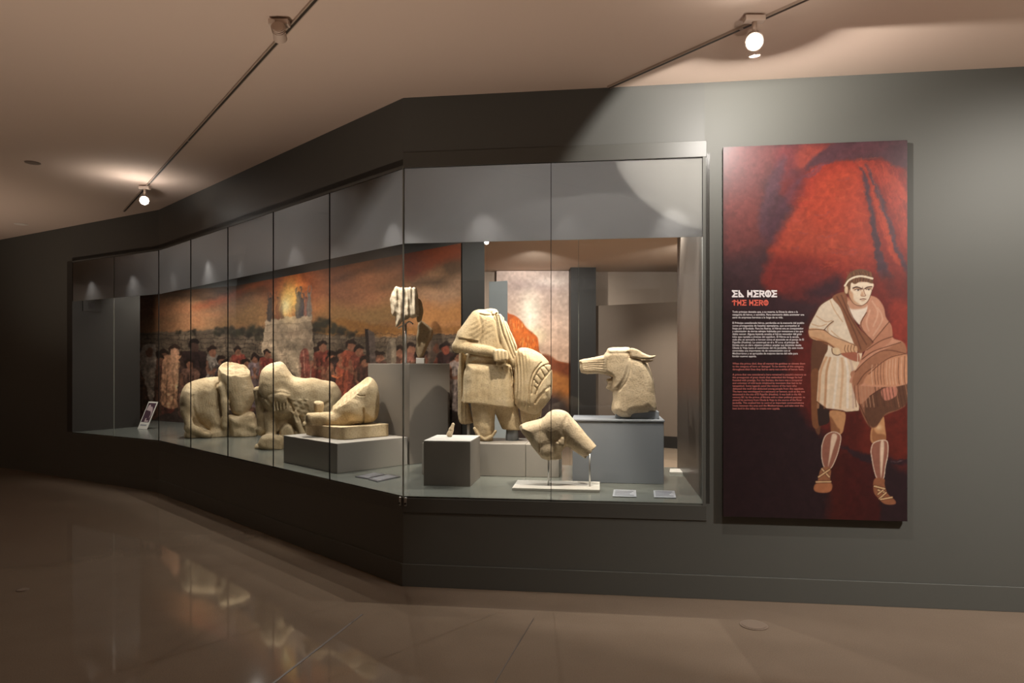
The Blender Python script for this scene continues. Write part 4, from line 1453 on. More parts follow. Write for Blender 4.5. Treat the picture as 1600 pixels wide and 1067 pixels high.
S.add(S.cap((215, 640), (230, 860), 9, 8, -12, -14), 4)
S.add(S.pillow([(315, 800), (380, 735), (450, 770), (460, 900), (330, 900)], 10, 5, -14), 1.5)
S.add(S.cap((470, 620), (560, 860), 4.2, 3.6, -26), 2)
S.add(S.pillow([(470, 700), (700, 700), (900, 640), (920, 800), (900, 1010), (500, 1010)], 18, 6, 6), 3)
S.add(S.pillow([(110, 930), (500, 900), (500, 1012), (110, 1012)], 14, 5, -4), 2)
S.groove([(400, 480), (440, 560), (500, 700)], 2.0, 2.6)
S.groove([(120, 440), (180, 470), (240, 540)], 1.8, 1.5)
S.groove([(160, 480), (230, 430), (330, 410), (400, 430)], 1.6, 1.0)
S.groove([(640, 640), (760, 560), (840, 500), (830, 450)], 2.0, 1.4)
for k in range(4):
    S.cut(S.cap((180 + k * 48, 860), (180 + k * 46, 990), .8, .8, -37) * -1, 1)
S.noise(.6, 26, 1)
S.noise(.7, 6, 2, (np.abs(S.U - 468) < 16) & (np.abs(S.V - 638) < 16))
o = S.build('sphinx_sculpture', M_stone)
tag(o, 'large sandy stone lying beast with folded wing, behind the low grey pedestal', 'sculpture', GRP)

# ---- crouching animal fragment on a stone slab
root = empty('crouching_animal_sculpture', v3(LC - D2 * .49 + N2 * .39, .821))
tag(root, 'hindquarters of a crouching stone animal with paw, on a rough slab', 'sculpture', GRP)
bm = bmesh.new()
bmesh.ops.create_cube(bm, size=1.0)
bmesh.ops.subdivide_edges(bm, edges=bm.edges[:], cuts=13, use_grid_fill=True)
sc0 = LC - D2 * .176 + N2 * .15
for v in bm.verts:
    x, y, z = v.co.x + .5, v.co.y + .5, v.co.z + .5
    q = (x * 60, y * 46, z * 10)
    ed = lambda t: 1 - min(1, min(t, 1 - t) / .12)
    tap = .01 * (1 - z)
    p = sc0 - D2 * (x * .64) + N2 * (y * .48)
    n = wob(q[0], q[1], q[2], 16, 1) * .006 + wob(q[0], q[1], q[2], 6, 2) * .003
    cen = sc0 - D2 * .32 + N2 * .24
    dirv = (p - cen)
    p = p + dirv * (n * 2.2 - ed(x) * ed(y) * .06 - tap)
    zz = .822 + z * (.102 - .012 * x) + (n * .7 if z > .5 else 0)
    v.co = (p.x, p.y, zz)
me = D.meshes.new('stone_slab')
bm.to_mesh(me); bm.free()
link('stone_slab', me, M_stone, root, True)
S = Sculpt(460, 600, 584, 672, -40, 36, 540, 5.96, .918, .8, (465, 580, .1124))
S.add(S.pillow([(470, 540), (540, 380), (700, 200), (890, 110), (960, 78), (1045, 105), (1115, 200), (1142, 330), (1135, 560), (1085, 690), (940, 745), (700, 750), (480, 750), (440, 650)], 28, 26, 0))
S.add(S.ell((780, 540), (18, 20, 14), -20), 5)
S.add(S.cap((205, 640), (470, 640), 9, 9.5, -14, -10), 4)
S.add(S.cap((440, 660), (700, 690), 9, 9, -16, -16), 5)
S.add(S.cap((190, 690), (500, 700), 8, 8, -10), 4)
for k in range(3):
    S.add(S.ell((165 + k * 6, 600 + k * 38), (4.2, 4, 5), -16 + k * 3), 1.5)
S.add(S.pillow([(90, 690), (180, 660), (260, 700), (220, 770), (90, 770)], 12, 5, -8), 2)
S.add(S.pillow([(225, 440), (270, 415), (360, 435), (355, 560), (300, 590), (240, 560)], 8, 6, 8), 1.5)
S.groove([(905, 510), (912, 620), (905, 740)], 1.6, 2.6)
S.groove([(690, 740), (760, 690), (880, 700)], 1.5, 1.6)
S.groove([(825, 322), (870, 336), (925, 334)], .8, 1.3)
pn = np.array([-.60, -.77, -.22])
u0_, v0_ = S.z((760, 330))
pl_ = (S.U - u0_) * pn[0] + (S.V - v0_) * pn[1] + (S.W + 18) * pn[2] + wob(S.U, S.V, S.W, 18, 1) * 1.0 + wob(S.U, S.V, S.W, 6, 2) * .45
m = np.where((S.U < 521), -50, 0)
S.cut(pl_ + m, .8)
S.noise(.35, 22, 1)
S.build('animal_body', M_stone, root, .28)

# ---- cream drapery fragment on a steel rod
root = empty('drapery_fragment', P(634, HY, 6.02))
root.location.z = 1.448
tag(root, 'cream stone drapery fragment held up on a steel rod above the tall pedestal', 'sculpture', GRP)
S = Sculpt(606, 658, 442, 520, -22, 26, 634, 6.02, 1.448, .7, (570, 430, .1594))
wob_b = np.sin((S.U2 - 610) * .78) * .9
S.add(S.pillow([(250, 215), (275, 150), (300, 120), (350, 116), (430, 122), (500, 128), (525, 250), (525, 400), (440, 420), (360, 462), (300, 520), (300, 405), (265, 390), (250, 300)], 11, 7, 0))
S.bump((400, 260), 26, 40, .75, lambda u, v: np.sin((u - 610 + (v - 470) * .10) * .62) + .6 * np.sin((u - 610 - (v - 470) * .05) * 1.13))
S.cut(-S.ell((430, 520), (17, 20, 9), 6), 1)
S.noise(.5, 9, 2)
S.build('drapery', M_stonew, root, .25)
S = Sculpt(640, 666, 462, 506, -8, 26, 634, 6.02, 1.448, .7, (570, 430, .1594))
S.add(S.pillow([(515, 230), (550, 250), (575, 330), (560, 430), (520, 460), (505, 400)], 7, 5, 6))
S.noise(.5, 8, 1)
S.build('shaded_side', M_stoneb, root, .3)  # darker piece standing in for the shaded side of the drapery
y = 6.03
MB().tube(P(634, HY, y), P(634, 506, y), .011).tube(P(622, 513, y - .02), P(639.5, 502, y - .01), .006, seg=8).tube(P(639.5, 502, y - .01), P(645, 506, y + .02), .006, seg=8).build('support_rod', M_steel, root, True)
MB().tube((root.location.x, root.location.y, 1.4485), (root.location.x, root.location.y, 1.456), .035, seg=24).build('rod_foot', M_steel, root)

root = empty('brown_fragment', P(661, HY, 6.16))
root.location.z = 1.448
tag(root, 'brown wedge shaped stone fragment standing beside the rod on the tall pedestal', 'sculpture', GRP)
S = Sculpt(646, 680, 496, 562, -16, 16, 661, 6.16, 1.448, .7, (570, 430, .1594))
S.add(S.pillow([(525, 462), (550, 440), (600, 480), (665, 525), (662, 600), (612, 700), (568, 800), (520, 800), (500, 700), (512, 560)], 8, 5, 0))
S.noise(.5, 9, 1)
S.build('stone_fragment', M_stoneb, root, .3)
a = P(656, HY, 6.16); a.z = 1.4485
MB().prism([(a.x - .03, a.y - .035), (a.x + .045, a.y - .035), (a.x + .045, a.y + .035), (a.x - .03, a.y + .035)], 1.4485, 1.50, .003).build('mount_block', M_white, root)

# ---- headless warrior in a cloak
root = empty('warrior_sculpture', P(785, 690, 5.47))
root.location.z = .833
tag(root, 'headless stone warrior in a cloak, fist at the belt, on the wide plinth', 'sculpture', GRP)
Zw = (700, 470, .225)
S = Sculpt(704, 866, 479, 694, -44, 42, 785, 5.47, .833, 1.0, Zw)
S.add(S.pillow([(285, 70), (345, 85), (400, 150), (440, 260), (460, 380), (450, 460), (140, 460), (150, 330), (130, 250), (170, 150), (225, 92)], 22, 22, 0))
S.add(S.ell((300, 75), (11, 5, 11), 0), 3)
S.add(S.cap((215, 130), (120, 250), 15.5, 13.5, -2, -6), 6)
S.add(S.cap((120, 250), (75, 318), 12.0, 9.5, -6, -9), 2.5)
S.add(S.cap((72, 322), (310, 358), 9.6, 7.6, -9, -26), 2.0)
S.add(S.ell((362, 380), (12, 10.5, 9), -29), 2)
for k in range(4):
    S.add(S.cap((328 + k * 24, 352 + k * 2), (336 + k * 23, 412 - k * 3), 3.0, 2.8, -37, -38), .6)
S.add(S.cap((335, 395), (400, 400), 3.0, 2.6, -34, -33), 1)
S.add(S.cap((345, 440), (412, 452), 2.9, 2.3, -30, -30), 1)
S.add(S.cap((352, 430), (358, 470), 2.2, 2.4, -29), 1)
S.add(S.cap((385, 400), (392, 465), 2.4, 2.4, -29), 1)
sk = S.pillow([(145, 430), (290, 425), (440, 430), (452, 520), (462, 738), (466, 830), (330, 830), (112, 830), (108, 560), (122, 480)], 26, 14, -2)
sk = smax(sk, S.d2([(90, 400), (480, 400), (480, 742), (462, 738), (330, 722), (220, 706), (112, 700), (90, 700)], False)[..., None], 1.5)
S.add(sk, 3)
S.bump((285, 570), 36, 30, .16, lambda u, v: np.sin((u - 730) * .62) + np.sin((u - 730) * .23 + 1))
S.groove([(150, 432), (290, 440), (440, 436)], 1.2, .9)
S.groove([(432, 480), (440, 560), (448, 600)], 1.0, 1.2)
S.groove([(440, 470), (452, 560), (440, 590)], .9, -1.0)
# cape behind
S.add(S.pillow([(75, 330), (112, 370), (118, 600), (165, 825), (172, 850), (78, 852), (66, 700), (70, 480)], 7, 4, 14), 1)
S.add(S.pillow([(90, 380), (470, 400), (470, 640), (150, 700), (90, 840)], 6, 5, 24), 2)
S.bump((100, 600), 7, 60, .7, lambda u, v: np.sin((u - 716) * 1.1))
# drape over the chest
dr = S.pillow([(338, 84), (395, 130), (440, 230), (478, 320), (472, 440), (440, 452), (392, 370), (352, 290), (342, 180)], 9, 7, -15)
S.add(dr, 1.2)
for a_, b_, c_ in (((352, 110), (380, 230), (450, 400)), ((372, 120), (412, 240), (460, 380)), ((390, 135), (432, 250), (470, 350))):
    S.groove([a_, b_, c_], 1.3, 2.0)
# pleats on the shoulder and sleeve
S.bump((225, 205), 19, 16, .42, lambda u, v: np.sin(((u - 750) * .62 + (v - 515) * .9) * .9 + np.sin(u * .2) * 1.2))
S.groove([(85, 268), (140, 278), (205, 292)], 1.2, 1.2)
S.groove([(88, 255), (150, 264), (212, 278)], 1.2, -.8)
S.groove([(300, 92), (330, 150), (345, 240), (360, 300)], 1.4, 2.2)
S.groove([(225, 100), (270, 108), (320, 106), (352, 92)], 1.1, 1.6)
S.groove([(225, 88), (270, 95), (320, 92), (345, 80)], 1.2, -1.0)
S.groove([(222, 120), (238, 200), (222, 290)], 2.2, 1.3)
S.groove([(80, 352), (200, 378), (310, 392)], 1.6, 1.4)
# big rounded cloak over the other arm
sh = S.pillow([(478, 340), (520, 325), (580, 335), (650, 375), (702, 435), (720, 490), (720, 640), (690, 705), (640, 760), (598, 785), (500, 752), (460, 700), (455, 600), (458, 480), (466, 400)], 27, 22, -8)
S.add(sh, 1.2)
S.bump((505, 560), 12, 46, .75, lambda u, v: np.sin((u - 806 + ((v - 596) / 50.) ** 2 * 4.0) * 1.32))
for pts in ([(575, 640), (590, 540), (640, 460), (712, 436)], [(600, 640), (640, 560), (716, 470)], [(560, 720), (560, 600), (585, 500), (640, 430)],
            [(592, 545), (615, 575)], [(610, 510), (640, 545)], [(635, 475), (662, 520)], [(660, 455), (690, 490)], [(596, 590), (612, 610)]):
    S.groove(pts, .95, 2.2)
S.groove([(600, 700), (640, 640), (700, 590)], 1.5, 2.0)
m = np.exp(-((S.U - 848) / 8) ** 2 - ((S.V - 614) / 14) ** 2)
S.noise(1.0, 6, 1, m)
# fringe under the cloak
for k in range(8):
    S.add(S.cap((508 + k * 19, 750), (520 + k * 17, 862 - k * 9), 2.4, 2.0, -6), .6)
# legs
S.add(S.cap((245, 690), (252, 900), 20, 15, -2), 1.0)
S.add(S.cap((255, 880), (262, 985), 14.5, 10.5, -3), 3)
for a_, b_ in (((185, 880), (215, 930)), ((215, 930), (258, 955)), ((258, 955), (305, 935)), ((305, 935), (330, 900))):
    S.add(S.cap(a_, b_, 2.2, 2.2, -15), 1)
S.add(S.cap((385, 690), (450, 900), 20, 14.5, 4, 2), 1.0)
lim = 671 + (S.U - 795) * .06 + wob(S.U, S.V, S.W, 9, 1) * .8
S.cut(np.where(S.U > 776, S.V - lim, -50.) + 0 * S.W, .8)
S.cut(S.V - 691.5 + wob(S.U, S.V, S.W, 8, 2) * .8 + 0 * S.U + 0 * S.W, .6)
S.cut(S.V - S.vb + 0 * S.U + 0 * S.W, .3)
S.noise(.28, 24, 1)
S.build('stone_figure', M_stone, root, .26)
p = P(800, 690, 5.48)
MB().tube((p.x, p.y, .8335), (p.x, p.y, .940), .054, .045, 24).build('support_post', M_pedb, root, True)['label'] = 'pale grey round support post'
p = P(732, 690, 5.55)
MB().tube((p.x, p.y, .8335), (p.x, p.y, .985), .012, .012, 16).build('support_post', M_steel, root, True)['label'] = 'thin steel support post'

# ---- hips of a nude figure on two pins
HP = Vector((0, 4.645))
bp_pts = [HP, HP + D1 * .592, HP + D1 * .592 + N1 * .32, HP + N1 * .32]
root = empty('hips_sculpture', v3(HP + D1 * .296 + N1 * .18, SHELF))
tag(root, 'pale stone hips and thigh of a nude figure on two pins over a white plate', 'sculpture', GRP)
MB().prism(bp_pts, SHELF + .0005, SHELF + .018, .002).build('base_plate', M_white, root)
S = Sculpt(808, 938, 636, 724, -38, 38, 870, 4.80, SHELF, .85, (800, 630, .1406))
S.add(S.pillow([(85, 290), (120, 230), (330, 168), (400, 108), (480, 78), (590, 120), (660, 260), (640, 430), (600, 475), (530, 545), (480, 540), (400, 640), (300, 560), (200, 440)], 24, 15, 0))
S.add(S.cap((530, 230), (900, 560), 21.5, 12.5, -2, -8), 6)
S.add(S.cap((350, 400), (455, 600), 19, 13.5, -6, -4), 6)
S.add(S.ell((470, 260), (17, 16, 12), -16), 6)
S.add(S.cap((562, 385), (562, 440), 3.0, 2.6, -25, -26), 2)
S.add(S.ell((530, 425), (6, 4.5, 5), -23), 3)
S.add(S.ell((390, 520), (13, 10, 8), -18), 5)
S.groove([(335, 170), (318, 260), (312, 400), (310, 520)], .7, 1.3)
S.groove([(465, 385), (505, 405), (550, 455)], 1.1, 1.0)
S.groove([(585, 365), (588, 430), (575, 480)], 1.1, 1.5)
S.groove([(600, 150), (560, 260), (575, 340)], 3.0, .9)
# broken ends
ax = np.array([.78, .62]); u0_, v0_ = S.z((868, 530))
S.cut((S.U - u0_) * ax[0] + (S.V - v0_) * ax[1] + wob(S.U, S.V, S.W, 12, 1) * 1.8 + wob(S.U, S.V, S.W, 5, 2) * .7, .7)
u0_, v0_ = S.z((455, 612))
S.cut((S.V - v0_) + (S.U - u0_) * -.02 + wob(S.U, S.V, S.W, 10, 2) * .9, .7)
u0_, v0_ = S.z((130, 330))
S.cut((S.U - u0_) * -.80 + (S.V - v0_) * -.12 + (S.W) * -.25 - 6 + wob(S.U, S.V, S.W, 14, 3) * .8, .8)
S.noise(.22, 22, 1)
S.build('stone_hips', M_stonep, root, .16)
for px, zt_, in ((857, 716), (921.5, 716)):
    q = on(px, HP + N1 * .12, D1)
    z1 = EYE - (zt_ - HY) / F * q.y
    MB().tube(v3(q, SHELF + .0185), v3(q, z1 + .03), .0065, seg=12).build('support_pin', M_steel, root, True)

# ---- wolf head
root = empty('wolf_head_sculpture', P(985, 654, 5.05))
root.location.z = 1.044
tag(root, 'stone wolf head with long muzzle and laid back ear, on the blue grey pedestal', 'sculpture', GRP)
S = Sculpt(900, 1030, 538, 656, -36, 36, 985, 5.05, 1.044, .9, (890, 530, .1313))
S.add(S.pillow([(515, 600), (560, 300), (620, 180), (740, 170), (860, 215), (920, 270), (960, 360), (1000, 490), (1015, 640), (1032, 836), (955, 844), (932, 872), (790, 886), (752, 902), (722, 938), (600, 932), (500, 850), (512, 720)], 24, 15, 0))
T = np.clip(9.5 + (S.U2 - 904) * .21, 9, 20)
S.add(S.pillow([(104, 252), (150, 236), (290, 212), (420, 182), (520, 190), (520, 430), (440, 426), (330, 412), (200, 416), (128, 402), (110, 345), (112, 300)], T, 7, 0, False), 2)
S.add(S.pillow([(400, 200), (432, 150), (468, 102), (600, 97), (718, 102), (732, 200), (732, 330), (690, 470), (610, 590), (540, 610), (500, 580), (500, 480), (460, 440), (400, 400), (390, 300)], 26, 9, 0), 1.2)
S.add(S.pillow([(432, 485), (470, 470), (560, 480), (580, 580), (540, 640), (480, 612), (428, 580), (452, 535)], 13, 6, 0), 1.5)
S.cut(-S.cap((440, 452), (505, 452), 2.4, 1.8, -30, -30, flat=20), 1)
for w0_ in (-17, 17):
    S.add(S.pillow([(715, 112), (800, 122), (880, 168), (950, 195), (1020, 194), (985, 232), (880, 245), (790, 232), (722, 214)], 4.2, 4, w0_ * 1.2), .8)
    S.add(S.pillow([(728, 232), (860, 248), (1000, 248), (920, 278), (770, 268)], 4.5, 3, w0_), .6)
S.cut(-S.cap((780, 288), (910, 312), 1.5, 2.2, -25), 1)
for k in range(6):
    v_ = 262 + k * 25
    S.groove([(150 + k * 8, v_ + 6), (290, v_ - 4), (425 + k * 4, v_ - 12 + k * 6)], .8, .35)
S.groove([(722, 112), (735, 300), (690, 480), (600, 600)], 1.2, .6)
S.groove([(480, 170), (600, 165), (700, 170)], 2.4, .5)
S.groove([(440, 430), (500, 470), (470, 500)], 1.5, 1.2)
S.cut(-S.ell((118, 292), (3.2, 2.6, 4), -8), 1)
S.noise(.16, 24, 1)
S.build('wolf_head', M_stonep, root, .16)
p = P(990, 654, 5.06)
MB().prism([p.xy - D1 * .135 - N1 * .07, p.xy + D1 * .18 - N1 * .07, p.xy + D1 * .18 + N1 * .08, p.xy - D1 * .135 + N1 * .08], 1.0445, 1.098, .004).build('mount_block', M_pedb, root)

# ---- little stone finger on the cube
S = Sculpt(696, 716, 656, 686, -9, 9, 706, 5.07, .904, .4, (620, 360, .412))
S.add(S.cap((200, 774), (206, 756), 4.6, 4.0, 0), 1)
S.add(S.cap((206, 756), (213, 736), 3.6, 2.6, 0), 1)
S.cut(-S.cap((196, 757), (216, 760), .7, .7, -4), .6)
S.noise(.3, 5, 1)
o = S.build('finger_fragment', M_stonep, None, .2)
tag(o, 'tiny stone finger fragment on the small cube pedestal', 'sculpture', GRP)


# ------------------------------------------------------------------ labels and card in the case
def plate(name, label, quad, th, mat, cat='label', grp=None):
    """quad: four photo points on the shelf"""
    pts = []
    for u, v in quad:
        Y = (EYE - SHELF) * F / (v - HY)
        pts.append(Vector(((u - CX) / F * Y, Y)))
    c = sum(pts, Vector((0, 0))) / len(pts)
    root = empty(name, v3(c, SHELF))
    tag(root, label, cat, grp)
    MB().prism(pts, SHELF + .0005, SHELF + th, .0008).build('plate', mat, root)
    return root, pts


M_ink = paint('grey_label_print', (0.30, 0.30, 0.31, 1), .6, .2, 0, 1, 0)
M_inkd = paint('dark_label_print', (0.08, 0.08, 0.09, 1), .6, .2, 0, 1, 0)


def print_lines(root, pts, z, n, mat):
    """rows of print too small to read: thin flat bars"""
    mb = MB()
    a, b, c, d = pts
    for k in range(n):
        t = (k + 1) / (n + 1)
        p, q = a.lerp(d, t), b.lerp(c, t)
        e = .10 + .25 * ((k * 37 % 10) / 10)
        p, q = p.lerp(q, .08), p.lerp(q, 1 - e)
        h = (d - a) * (.22 / (n + 1))
        mb.bm.faces.new([mb.bm.verts.new(v3(x, z)) for x in (p - h, q - h, q + h, p + h)])
    o = mb.build('print', mat, root)
    return o


r_, q_ = plate('text_label', 'left one of two dark text plates lying in front of the low grey pedestal', [(555, 745.5), (574, 748.5), (602, 742.0), (585, 739.0)], .006, M_labeld, grp='dark text plates on the shelf')
print_lines(r_, q_, SHELF + .0063, 4, M_ink)
r_, q_ = plate('text_label', 'right one of two dark text plates by the low grey pedestal, nearest the glass corner', [(575, 749.0), (590, 753.2), (626, 745.2), (606, 742.0)], .006, M_labeld, grp='dark text plates on the shelf')
print_lines(r_, q_, SHELF + .0063, 4, M_ink)
r_, q_ = plate('text_label', 'pale text plate behind the glass below the left half of the blue grey pedestal', [(957, 776.5), (994.5, 777.5), (994, 767), (959, 766)], .006, M_labelw, grp='pale text plates on the shelf')
print_lines(r_, q_, SHELF + .0063, 4, M_inkd)
r_, q_ = plate('text_label', 'pale text plate behind the glass below the right end of the blue grey pedestal', [(1022, 778), (1056.5, 778.8), (1054, 768), (1021, 767.2)], .006, M_labelw, grp='pale text plates on the shelf')
print_lines(r_, q_, SHELF + .0063, 4, M_inkd)
r_, q_ = plate('glass_bracket', 'small white glass bracket at the back right corner of the shelf', [(1046, 740.5), (1069, 741), (1067, 735), (1047, 735)], .016, M_white, 'bracket')

# leaning picture card at the left end
cb = P(222, 669, 9.0).xy
cr_ = Vector((math.cos(-.50), math.sin(-.50)))
cn = Vector((-cr_.y, cr_.x))
root = empty('picture_card', v3(cb, SHELF))
tag(root, 'small white bordered picture card leaning at the far left of the shelf', 'card')


def card_pt(x, y, o=0.0):
    """x across, y up along the leaning card, o in front of it"""
    l = .42
    return v3(cb + cr_ * x + cn * (y * math.sin(l) - o * math.cos(l)), SHELF + .002 + y * math.cos(l) + o * math.sin(l))


def card_poly(pts, o, name, mat):
    mb = MB()
    mb.bm.faces.new([mb.bm.verts.new(card_pt(x, y, o)) for x, y in pts])
    return mb.build(name, mat, root)


cw, chh = .098, .385
mb = MB()
f0 = [mb.bm.verts.new(card_pt(x, y, 0)) for x, y in ((-cw, 0), (cw, 0), (cw, chh), (-cw, chh))]
f1 = [mb.bm.verts.new(card_pt(x, y, -.006)) for x, y in ((-cw, 0), (cw, 0), (cw, chh), (-cw, chh))]
mb.bm.faces.new(f0); mb.bm.faces.new(f1[::-1])
for i in range(4):
    mb.bm.faces.new((f0[i], f1[i], f1[(i + 1) % 4], f0[(i + 1) % 4]))
bmesh.ops.recalc_face_normals(mb.bm, faces=mb.bm.faces[:])
mb.build('card_board', paint('white_card', (.70, .66, .60, 1), .6, .2, 0, 1, 0), root)
card_poly([(-.082, .095), (.082, .095), (.082, .365), (-.082, .365)], .0012, 'picture', paint('plum_picture', (.07, .035, .05, 1), .5, .3, .1, 30, 0))
pk = paint('rose_picture_figure', (.48, .36, .36, 1), .5, .3, .1, 30, 0)
card_poly([(-.07, .27), (-.055, .33), (-.02, .345), (0, .31), (.03, .315), (.06, .28), (.072, .23), (.066, .17), (.05, .15), (.055, .21), (.035, .245), (0, .255), (-.02, .25), (-.03, .265), (-.055, .255)], .002, 'picture_figure', pk)
card_poly([(-.02, .10), (-.015, .15), (.005, .15), (.01, .12), (.06, .12), (.06, .10)], .002, 'picture_figure', pk)
card_poly([(-.07, .045), (.06, .045), (.06, .062), (-.07, .062)], .0012, 'caption_print', M_ink)

# solid stand-in for a reflected exit sign, high on the left end wall
d_ = (LB - LF).normalized()
nn_ = Vector((d_.y, -d_.x))
pa_, pb_ = on(129, LF, d_), on(158, LF, d_)
root = empty('sign_reflection', v3((pa_ + pb_) / 2, 2.1))
tag(root, 'small dark board standing in for a reflected sign with a pale figure mark, high at the left end of the case', 'sign')
zt_ = lambda p, v: EYE - (v - HY) / F * p.y
MB().slab(pa_, pb_, nn_, .0, .012, zt_(pa_, 486), zt_(pa_, 467)).build('sign_board', M_black, root)
m1, m2 = pa_.lerp(pb_, .3), pa_.lerp(pb_, .62)
MB().slab(m1, m2, nn_, .012, .013, zt_(pa_, 481), zt_(pa_, 472)).build('sign_mark', M_inkd, root)

# ------------------------------------------------------------------ room behind the rear glass
YB = 12.8
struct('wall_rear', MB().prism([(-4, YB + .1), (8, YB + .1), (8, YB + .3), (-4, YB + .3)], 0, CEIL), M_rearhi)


def rx(px, Y):
    return (px - CX) / F * Y


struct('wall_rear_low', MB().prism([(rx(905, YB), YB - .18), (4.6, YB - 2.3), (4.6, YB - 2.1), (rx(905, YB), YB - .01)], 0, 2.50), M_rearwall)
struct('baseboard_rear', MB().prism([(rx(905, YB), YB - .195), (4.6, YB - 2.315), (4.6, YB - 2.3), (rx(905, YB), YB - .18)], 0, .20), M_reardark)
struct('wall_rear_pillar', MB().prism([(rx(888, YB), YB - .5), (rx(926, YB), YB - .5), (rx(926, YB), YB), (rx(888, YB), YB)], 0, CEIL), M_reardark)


def paint_volcano():
    c = Canvas(752, 415, 896, 770, 2)
    h, w = c.h, c.w
    U, V = np.meshgrid(752 + np.arange(w) / 2, 415 + np.arange(h) / 2)
    t = np.clip((V - 425) / 130, 0, 1)[..., None]
    c.c[:] = (np.array([196, 176, 168.]) * (1 - t) + np.array([216, 176, 150.]) * t) / 255
    n = noise2(h, w, 60, 8, 4, 2.0)[..., None]
    c.c *= 1 + (n - .5) * .45
    c.blob((830, 446), 44, 12, (150, 128, 128), .6)
    c.blob((860, 440), 30, 8, (236, 222, 214), .6)
    c.blob((828, 495), 16, 40, (255, 244, 224), .95)
    c.blob((834, 525), 20, 14, (255, 236, 190), .7)
    c.poly([(752, 480), (795, 490), (806, 494), (815, 502), (822, 512), (832, 520), (840, 528), (842, 545), (846, 556), (856, 560), (872, 564), (888, 568), (896, 570), (896, 770), (752, 770)], (178, 84, 36), 1, .8)
    c.poly([(800, 496), (815, 504), (824, 515), (836, 526), (840, 545), (820, 545), (800, 520)], (232, 118, 44), .9, 3)
    c.poly([(846, 556), (860, 556), (874, 566), (890, 570), (896, 600), (870, 610), (850, 590)], (122, 62, 36), .95, 2)
    c.poly([(850, 580), (896, 595), (896, 640), (866, 620)], (190, 122, 62), .8, 4)
    c.poly([(752, 620), (840, 610), (896, 640), (896, 770), (752, 770)], (66, 52, 48), 1, 10)
    rr = random.Random(3)
    for k in range(120):
        u, v = rr.uniform(790, 846), rr.uniform(498, 560)
        if v > 494 + (u - 806) * .9:
            c.line([(u, v), (u + rr.uniform(-1, 1), v + rr.uniform(3, 7))], rr.choice(((246, 150, 70), (150, 64, 28), (255, 190, 110))), .9, .6)
    g = noise2(h, w, 8, 15, 3)[..., None]
    c.c *= 1 + (g - .5) * .25
    return c


vp_a, vp_b = Vector((rx(776, YB), YB - .10)), Vector((rx(888, YB), YB - .10))
root = empty('volcano_mural', v3((vp_a + vp_b) / 2, 0))
tag(root, 'tall bright printed picture of a burning mountain in the room behind', 'mural')
MB().prism([(vp_a.x, YB - .098), (vp_b.x, YB - .098), (vp_b.x, YB), (vp_a.x, YB)], 0.002, CEIL - .01).build('backing_board', M_white, root)
print_sheet('printed_sheet', [vp_a - Vector((0, .003)), vp_b - Vector((0, .003))], 130, .01, CEIL - .01, 240, paint_volcano(), printed('volcano_print', .6, .2, 1.0), root)

Yp = 9.6
o = MB().prism([(rx(764, Yp), Yp), (rx(793, Yp), Yp - .12), (rx(793, Yp), Yp + .05), (rx(764, Yp), Yp + .17)], 0, EYE + (HY - 440) / F * Yp, .004).build('blue_grey_panel', paint('light_blue_grey_board', (.42, .46, .48, 1), .4, .4, .03, 2, 0))
rebase(o, (rx(778, Yp), Yp, 0))
tag(o, 'slim blue grey standing panel beyond the warrior in the room behind', 'panel')
Ys = YB - .29
root = empty('exit_sign', (rx(930, Ys), Ys, EYE + (HY - 511) / F * Ys))
tag(root, 'small black square sign on the brown wall beside the dark pillar', 'sign')
MB().prism([(rx(924, Ys), Ys - .02), (rx(935.5, Ys), Ys - .02), (rx(935.5, Ys), Ys + .02), (rx(924, Ys), Ys + .02)], EYE + (HY - 511) / F * Ys, EYE + (HY - 499) / F * Ys).build('sign_board', M_black, root)
MB().prism([(rx(928, Ys), Ys - .023), (rx(932, Ys), Ys - .023), (rx(932, Ys), Ys - .0205), (rx(928, Ys), Ys - .0205)], EYE + (HY - 508.5) / F * Ys, EYE + (HY - 501.5) / F * Ys).build('sign_mark', M_ink, root)


# ------------------------------------------------------------------ ceiling: tracks, lamps, discs
def track(label, a, b, gaps):
    a, b = Vector(a), Vector(b)
    d = (b - a).normalized()
    n = Vector((-d.y, d.x))
    L = (b - a).length
    root = empty('lighting_track', v3(a, CEIL))
    tag(root, label, 'lighting track', 'lighting tracks on the ceiling')
    MB().slab(a, b, n, -.013, .013, CEIL - .012, CEIL - .0005).build('track_rail', M_trackw, root)
    t = 0.0
    for g in gaps + [L]:
        if g - t > .02:
            MB().slab(a + d * t, a + d * (g - .012), n, -.0065, .0065, CEIL - .0135, CEIL - .011).build('slot', M_track, root)
        t = g + .012
    return root


TR0, TR1 = P(950, 134, 4.25).xy, P(1252, 0, F * (CEIL - EYE) / HY).xy
TL0, TL1 = P(194, 329, F * (CEIL - EYE) / (HY - 329)).xy, P(490, 0, F * (CEIL - EYE) / HY).xy
TR0 = Vector((TR0.x, F * (CEIL - EYE) / (HY - 135)))
TR0.x = (951 - CX) / F * TR0.y
track('ceiling track running to the wall above the right glass', TR0, TR1 + (TR1 - TR0) * .8, [.95])
track('long ceiling track running from the far left wall past the camera', TL0, TL1 + (TL1 - TL0) * .5, [1.55, 3.1])


